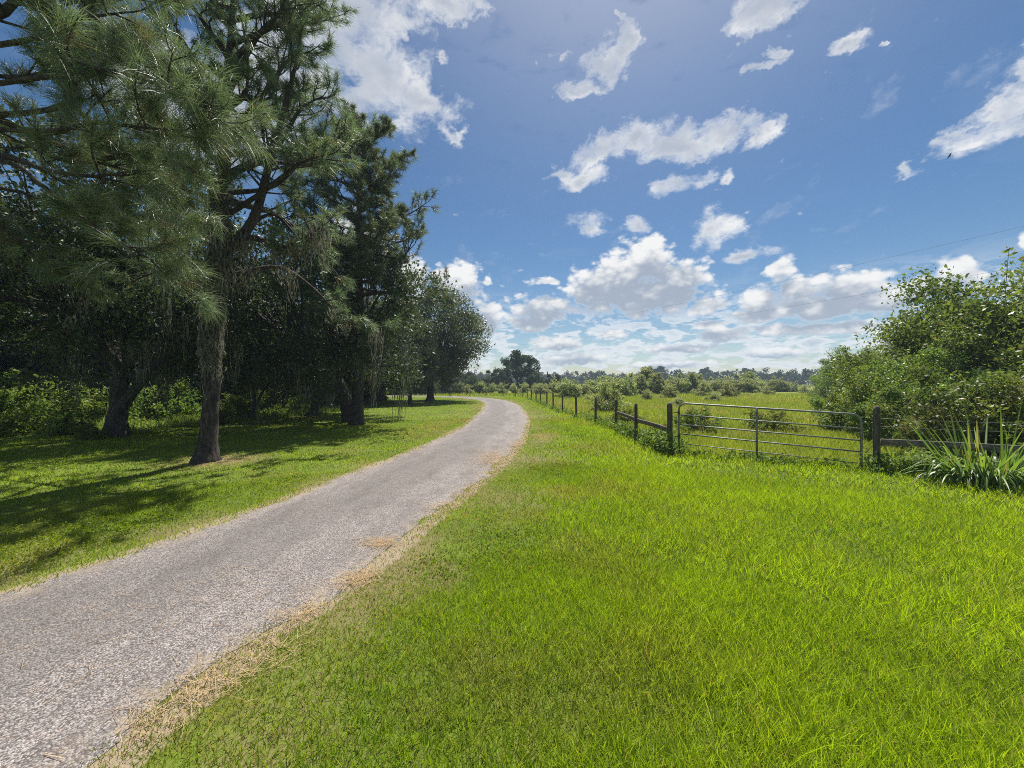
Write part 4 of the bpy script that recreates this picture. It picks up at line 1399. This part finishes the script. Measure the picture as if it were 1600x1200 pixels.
def make_gate():
    A, B = np.array([4.42, 10.19, 0.0]), np.array([7.62, 8.39, 0.0])     # hinge end, latch end
    root = thing('farm_gate', 'five bar galvanised tubular metal farm gate between two wooden posts', 'gate', A)
    L = np.linalg.norm(B - A)
    ax = (B - A) / L

    def P(s, z):
        """s along the gate 0..1; z measured on the leaning gate"""
        return ax * L * s + np.array([0, 0, z + (0.235 - 0.155 * s)])
    H = 1.11
    r = 0.023
    # outer hoop: up the hinge stile, over the rounded corners and down the latch stile
    c = 0.17
    pts = [P(0, -0.03), P(0, 0.3), P(0, H - c)]
    for a in np.linspace(0.25, 1, 4) * np.pi / 2:
        pts.append(P((c - c * math.cos(a)) / L, H - c + c * math.sin(a)))
    pts += [P(s, H) for s in np.linspace(0.12, 0.88, 6)]
    for a in np.linspace(0, 0.75, 4) * np.pi / 2:
        pts.append(P(1 - (c - c * math.sin(a)) / L, H - c + c * math.cos(a)))
    pts += [P(1, H - c), P(1, 0.5), P(1, 0.1), P(1, -0.08)]
    t = Tubes()
    t.add(pts, r, 12)
    t.link('frame', M_STEEL, root)
    for z, rr in ((0.80, 0.017), (0.545, 0.017), (0.30, 0.017), (0.045, 0.011)):
        t = Tubes()
        t.add([P(0.007, z), P(0.3, z), P(0.6, z), P(0.993, z)], rr, 10)
        t.link('rail', M_STEEL, root)
    # centre stile: flat bar on the near face
    t = Tubes()
    nrm = np.array([ax[1], -ax[0], 0])
    off = nrm * 0.026
    t.add([P(0.475, -0.10) + off, P(0.475, 0.5) + off, P(0.475, H + 0.01) + off], 0.024, 8)
    t.link('stile', M_STEEL, root)
    for z in (0.22, 0.86):
        t = Tubes()
        t.add([P(0, z) - ax * 0.13, P(0, z) - ax * 0.03], 0.013, 8)
        hg = t.link('hinge', M_RUST, root)
        t = Tubes()
        t.add([P(0, z) + np.array([0, 0, -0.05]), P(0, z) + np.array([0, 0, 0.05])], 0.031, 10)
        t.link('collar', M_RUST, hg)
    # chain round the latch stile and the post
    t = Tubes()
    c0 = P(1, 0.42)
    for i in range(7):
        f = i / 6
        q = c0 + ax * (0.02 + 0.13 * f) + nrm * 0.035 + np.array([0, 0, -0.05 * math.sin(f * math.pi)])
        th = np.linspace(0, 2 * np.pi, 9)
        u, v = (ax, nrm) if i % 2 else (ax, np.array([0, 0, 1.0]))
        t.add([q + u * 0.018 * math.cos(a) + v * 0.010 * math.sin(a) for a in th], 0.0035, 5, cap=False)
    t.link('chain', M_RUST, root)


make_fences()
make_gate()


def make_weeds():
    """leafy weeds crowding the fence foot"""
    rng = np.random.default_rng(71)
    spots = []
    for (x0, y0, x1, y1, n, h) in ((4.15, 10.2, 4.1, 15.3, 130, 0.34), (4.1, 15.3, 2.9, 27, 70, 0.28), (2.9, 27, 1.7, 43, 50, 0.28), (4.3, 10.25, 7.6, 8.35, 45, 0.14), (7.7, 8.35, 11.5, 6.6, 150, 0.34), (4.1, 9.9, 4.25, 11.4, 80, 0.48)):
        t = rng.random(n)
        spots.append(np.column_stack([x0 + (x1 - x0) * t + rng.normal(0, 0.16, n), y0 + (y1 - y0) * t + rng.normal(0, 0.16, n), h * (0.35 + 0.9 * rng.random(n))]))
    S = np.concatenate(spots)
    C, br = [], []
    for (x, y, h) in S:
        m = int(16 + 26 * h / 0.4)
        q = rng.random(m)
        C.append(np.column_stack([x + rng.normal(0, 0.09, m) * (0.4 + q), y + rng.normal(0, 0.09, m) * (0.4 + q), 0.03 + h * q]))
        br.append(np.full(m, rng.random() * 0.6) + 0.4 * rng.random(m))
    C, br = np.concatenate(C), np.concatenate(br)
    V, Q = leaf_quads(C, rng, 0.085, 0.5, 0.1)
    var = np.repeat(np.column_stack([br, 0.5 * (rng.random(len(C)) < 0.04), np.zeros(len(C)), np.ones(len(C))]), 4, 0)
    o = build('fence_weeds', V, [Q], M_WEED, var=var)
    setp(o, 'leafy green weeds crowding the foot of the fence and gate', 'weeds', kind='stuff')


make_weeds()


def make_lawn_weeds():
    """low clover and broad leaved weeds in the turf, thickest near the lane"""
    rng = np.random.default_rng(83)
    x, y = scatter(rng, 1.0, 9.0, 130)
    d = lane_dist(x, y) - LANE_HW
    p = np.clip((fbm(x * 0.7, y * 0.7, 93, 3) - 0.46) * 6, 0, 1) * np.clip(1.25 - d / 4.5, 0.12, 1)
    k = (d > 0.45) & (rng.random(len(x)) < p)
    x, y = x[k], y[k]
    m = 9
    n = len(x) * m
    C = np.column_stack([np.repeat(x, m) + rng.normal(0, 0.035, n), np.repeat(y, m) + rng.normal(0, 0.035, n), 0.015 + 0.045 * rng.random(n)])
    V, Q = leaf_quads(C, rng, 0.024, 0.75, -0.1)
    var = np.repeat(np.column_stack([np.repeat(rng.random(len(x)), m) * 0.6, 0.7 * (rng.random(n) < 0.05), np.zeros(n), np.ones(n)]), 4, 0)
    o = build('lawn_weeds', V, [Q], M_GRASS, var=var)
    setp(o, 'patches of clover and small broad leaved weeds in the lawn', 'weeds', kind='stuff')


make_lawn_weeds()


def make_cane(name, label, loc, seed, n, Lm, spread, W=0.042, s=1.0):
    rng = np.random.default_rng(seed)
    root = thing(name, label, 'tall grass', loc)
    parts = []
    a = rng.random(n) * 2 * np.pi
    rr = spread * np.sqrt(rng.random(n))
    P = np.column_stack([rr * np.cos(a), rr * np.sin(a) * 0.7, np.zeros(n)])
    out = np.column_stack([np.cos(a), np.sin(a) * 0.8, np.zeros(n)])
    D = norm(out * (0.25 + 0.75 * rng.random((n, 1))) + np.array([0, 0, 1.0]) + rng.normal(0, 0.18, (n, 3)))
    L = Lm * (0.35 + 0.65 * rng.random(n) ** 1.5)
    sagf = np.where(rng.random(n) < 0.14, 0.08, 0.5 + 0.7 * rng.random(n))
    # blades arch over: several segments each
    seg = 8
    side = norm(np.cross(D, np.array([0, 0, 1.0])) + 1e-4)
    tw = rng.normal(0, 0.5, (n, 1))
    side = norm(side + np.cross(D, side) * tw)
    V = []
    for i in range(seg):
        t = i / seg
        c = P + D * (L * t)[:, None]
        c[:, 2] -= sagf * L * t ** 2.2
        w = W * (0.55 + 0.45 * math.sin(min(1, t * 2.2) * math.pi / 2)) * (1 - t ** 3) * 0.5
        V += [c - side * w, c + side * w]
    c = P + D * L[:, None]
    c[:, 2] -= sagf * L
    V.append(c)
    k = 2 * seg + 1
    V = np.stack(V, 1).reshape(-1, 3)
    base = (np.arange(n) * k)[:, None]
    Q = np.concatenate([base + np.array([[2 * i, 2 * i + 1, 2 * i + 3, 2 * i + 2]]) for i in range(seg - 1)])
    T = base + np.array([[2 * seg - 2, 2 * seg - 1, 2 * seg]])
    var = np.zeros((n, k, 4))
    var[:, :, 0] = rng.random((n, 1))
    var[:, :, 1] = 0.6 * (rng.random((n, 1)) < 0.05)
    link_parts('leaf_blades', [(V, Q, T, var.reshape(-1, 4))], M_CANE, root)
    # leafy weeds in its skirt
    t = Tubes()
    for i in range(26):
        b = P[i]
        t.add([b + np.array([0, 0, -0.03]), b + D[i] * L[i] * 0.35], [0.008, 0.004], 5, cap=False)
    t.link('stem', M_CANE, root)
    return root


make_cane('cane_grass', 'tall clump of broad bladed cane grass in front of the right hand rail', (8.95, 7.25, 0), 301, 640, 1.9, 0.66, 0.038)
make_cane('cane_grass', 'cane grass at the right edge of the view, beside the tall clump', (10.2, 6.75, 0), 302, 480, 1.55, 0.62, 0.036)
make_cane('cane_grass', 'small sparse cane grass tuft behind the rail near the gate post', (8.9, 8.75, 0), 303, 70, 1.05, 0.35)


# ------------------------------------------------------------------ small things
def make_bench():
    x, y = pix(571, 634)
    root = thing('garden_bench', 'small dark wooden bench on the lawn, half hidden behind the slender pine', 'bench', (x, y, 0), 0.15)
    rng = np.random.default_rng(1)
    for i in range(3):
        plank('seat_slat', (-0.75, -0.16 + 0.16 * i, 0.47), (0.75, -0.16 + 0.16 * i, 0.47), 0.035, 0.14, M_RAIL, root, rng, 0.002)
    for sx in (-0.6, 0.6):
        for sy in (-0.16, 0.16):
            plank('leg', (sx, sy, 0.0), (sx + 0.001, sy, 0.452), 0.07, 0.07, M_WOOD, root, rng, 0.0)


def make_bird(label, p, span, yaw, bank):
    root = thing('bird', label, 'bird', p, yaw)
    t = Tubes()
    s = span
    t.add([(0, -0.26 * s, 0), (0, -0.18 * s, 0.01 * s), (0, 0, 0.02 * s), (0, 0.14 * s, 0.02 * s), (0, 0.21 * s, 0.03 * s), (0, 0.27 * s, 0.02 * s)], np.array([0.015, 0.04, 0.06, 0.045, 0.034, 0.006]) * s, 8)
    # tail fan joined to the body mesh
    t.add([(0, -0.24 * s, 0), (0, -0.38 * s, 0)], [0.02 * s, 0.05 * s], 4)
    t.link('body', M_FEATHER, root)
    for sg in (-1, 1):
        pts = [(0, 0.09), (0.25, 0.13), (0.5, 0.05), (0.48, -0.02), (0.3, -0.05), (0.1, -0.08), (0, -0.07)]
        V = []
        for z in (0.012, -0.012):
            V += [(sg * a * s, b * s, (0.03 + 0.22 * a + z * (1 - a)) * s) for a, b in pts]
        n = len(pts)
        Q = [[i, (i + 1) % n, n + (i + 1) % n, n + i] for i in range(n)]
        o = build('wing', np.array(V), [np.array(Q), np.arange(n)[None, :], np.arange(n, 2 * n)[None, ::-1]], M_FEATHER, root)
    root.rotation_euler = (0, bank, yaw)


make_bench()
make_bird('small dark bird gliding high at the right in front of the big cloud', tuple(at(1484, 244, 26)), 0.42, 1.2, 0.5)
make_bird('tiny dark bird flying low over the thicket in front of the clouds', tuple(at(1348, 464, 42)), 0.40, -1.0, 0.3)


def make_line():
    for lab, dz in (('thin overhead power cable crossing the sky on the right, upper of two', 0.0), ('thin overhead power cable crossing the sky on the right, lower of two', -1.6)):
        a, b = np.array([30.0, -4.0, 8.9 + dz]), np.array([-30.0, 117.0, 8.9 + dz])
        P = []
        for t in np.linspace(0, 1, 49):
            q = a + (b - a) * t
            u = (t * 2) % 1.0
            q[2] -= 0.9 * 4 * u * (1 - u)
            P.append(q)
        tb = Tubes()
        tb.add(P, 0.0045, 5)
        o = tb.link('power_cable', M_CABLE)
        setp(o, lab, 'cable', 'overhead cables')


make_line()


# ------------------------------------------------------------------ summer haze
def make_haze():
    m, k, out = mat_new('summer_haze')
    v = k.node('ShaderNodeVolumePrincipled')
    v.inputs['Color'].default_value = (0.62, 0.80, 1.0, 1)
    v.inputs['Density'].default_value = 0.0007
    v.inputs['Anisotropy'].default_value = 0.0
    k.l.new(v.outputs[0], out.inputs['Volume'])
    x0, x1, y0, y1, z0, z1 = -430, 430, -130, 430, -1.0, 30.0
    V = np.array([(x, y, z) for z in (z0, z1) for (x, y) in ((x0, y0), (x1, y0), (x1, y1), (x0, y1))])
    Q = np.array([[3, 2, 1, 0], [4, 5, 6, 7], [0, 1, 5, 4], [1, 2, 6, 5], [2, 3, 7, 6], [3, 0, 4, 7]])
    o = build('haze', V, [Q], m)
    setp(o, 'pale summer haze in the air over the meadow', 'haze', kind='stuff')


make_haze()
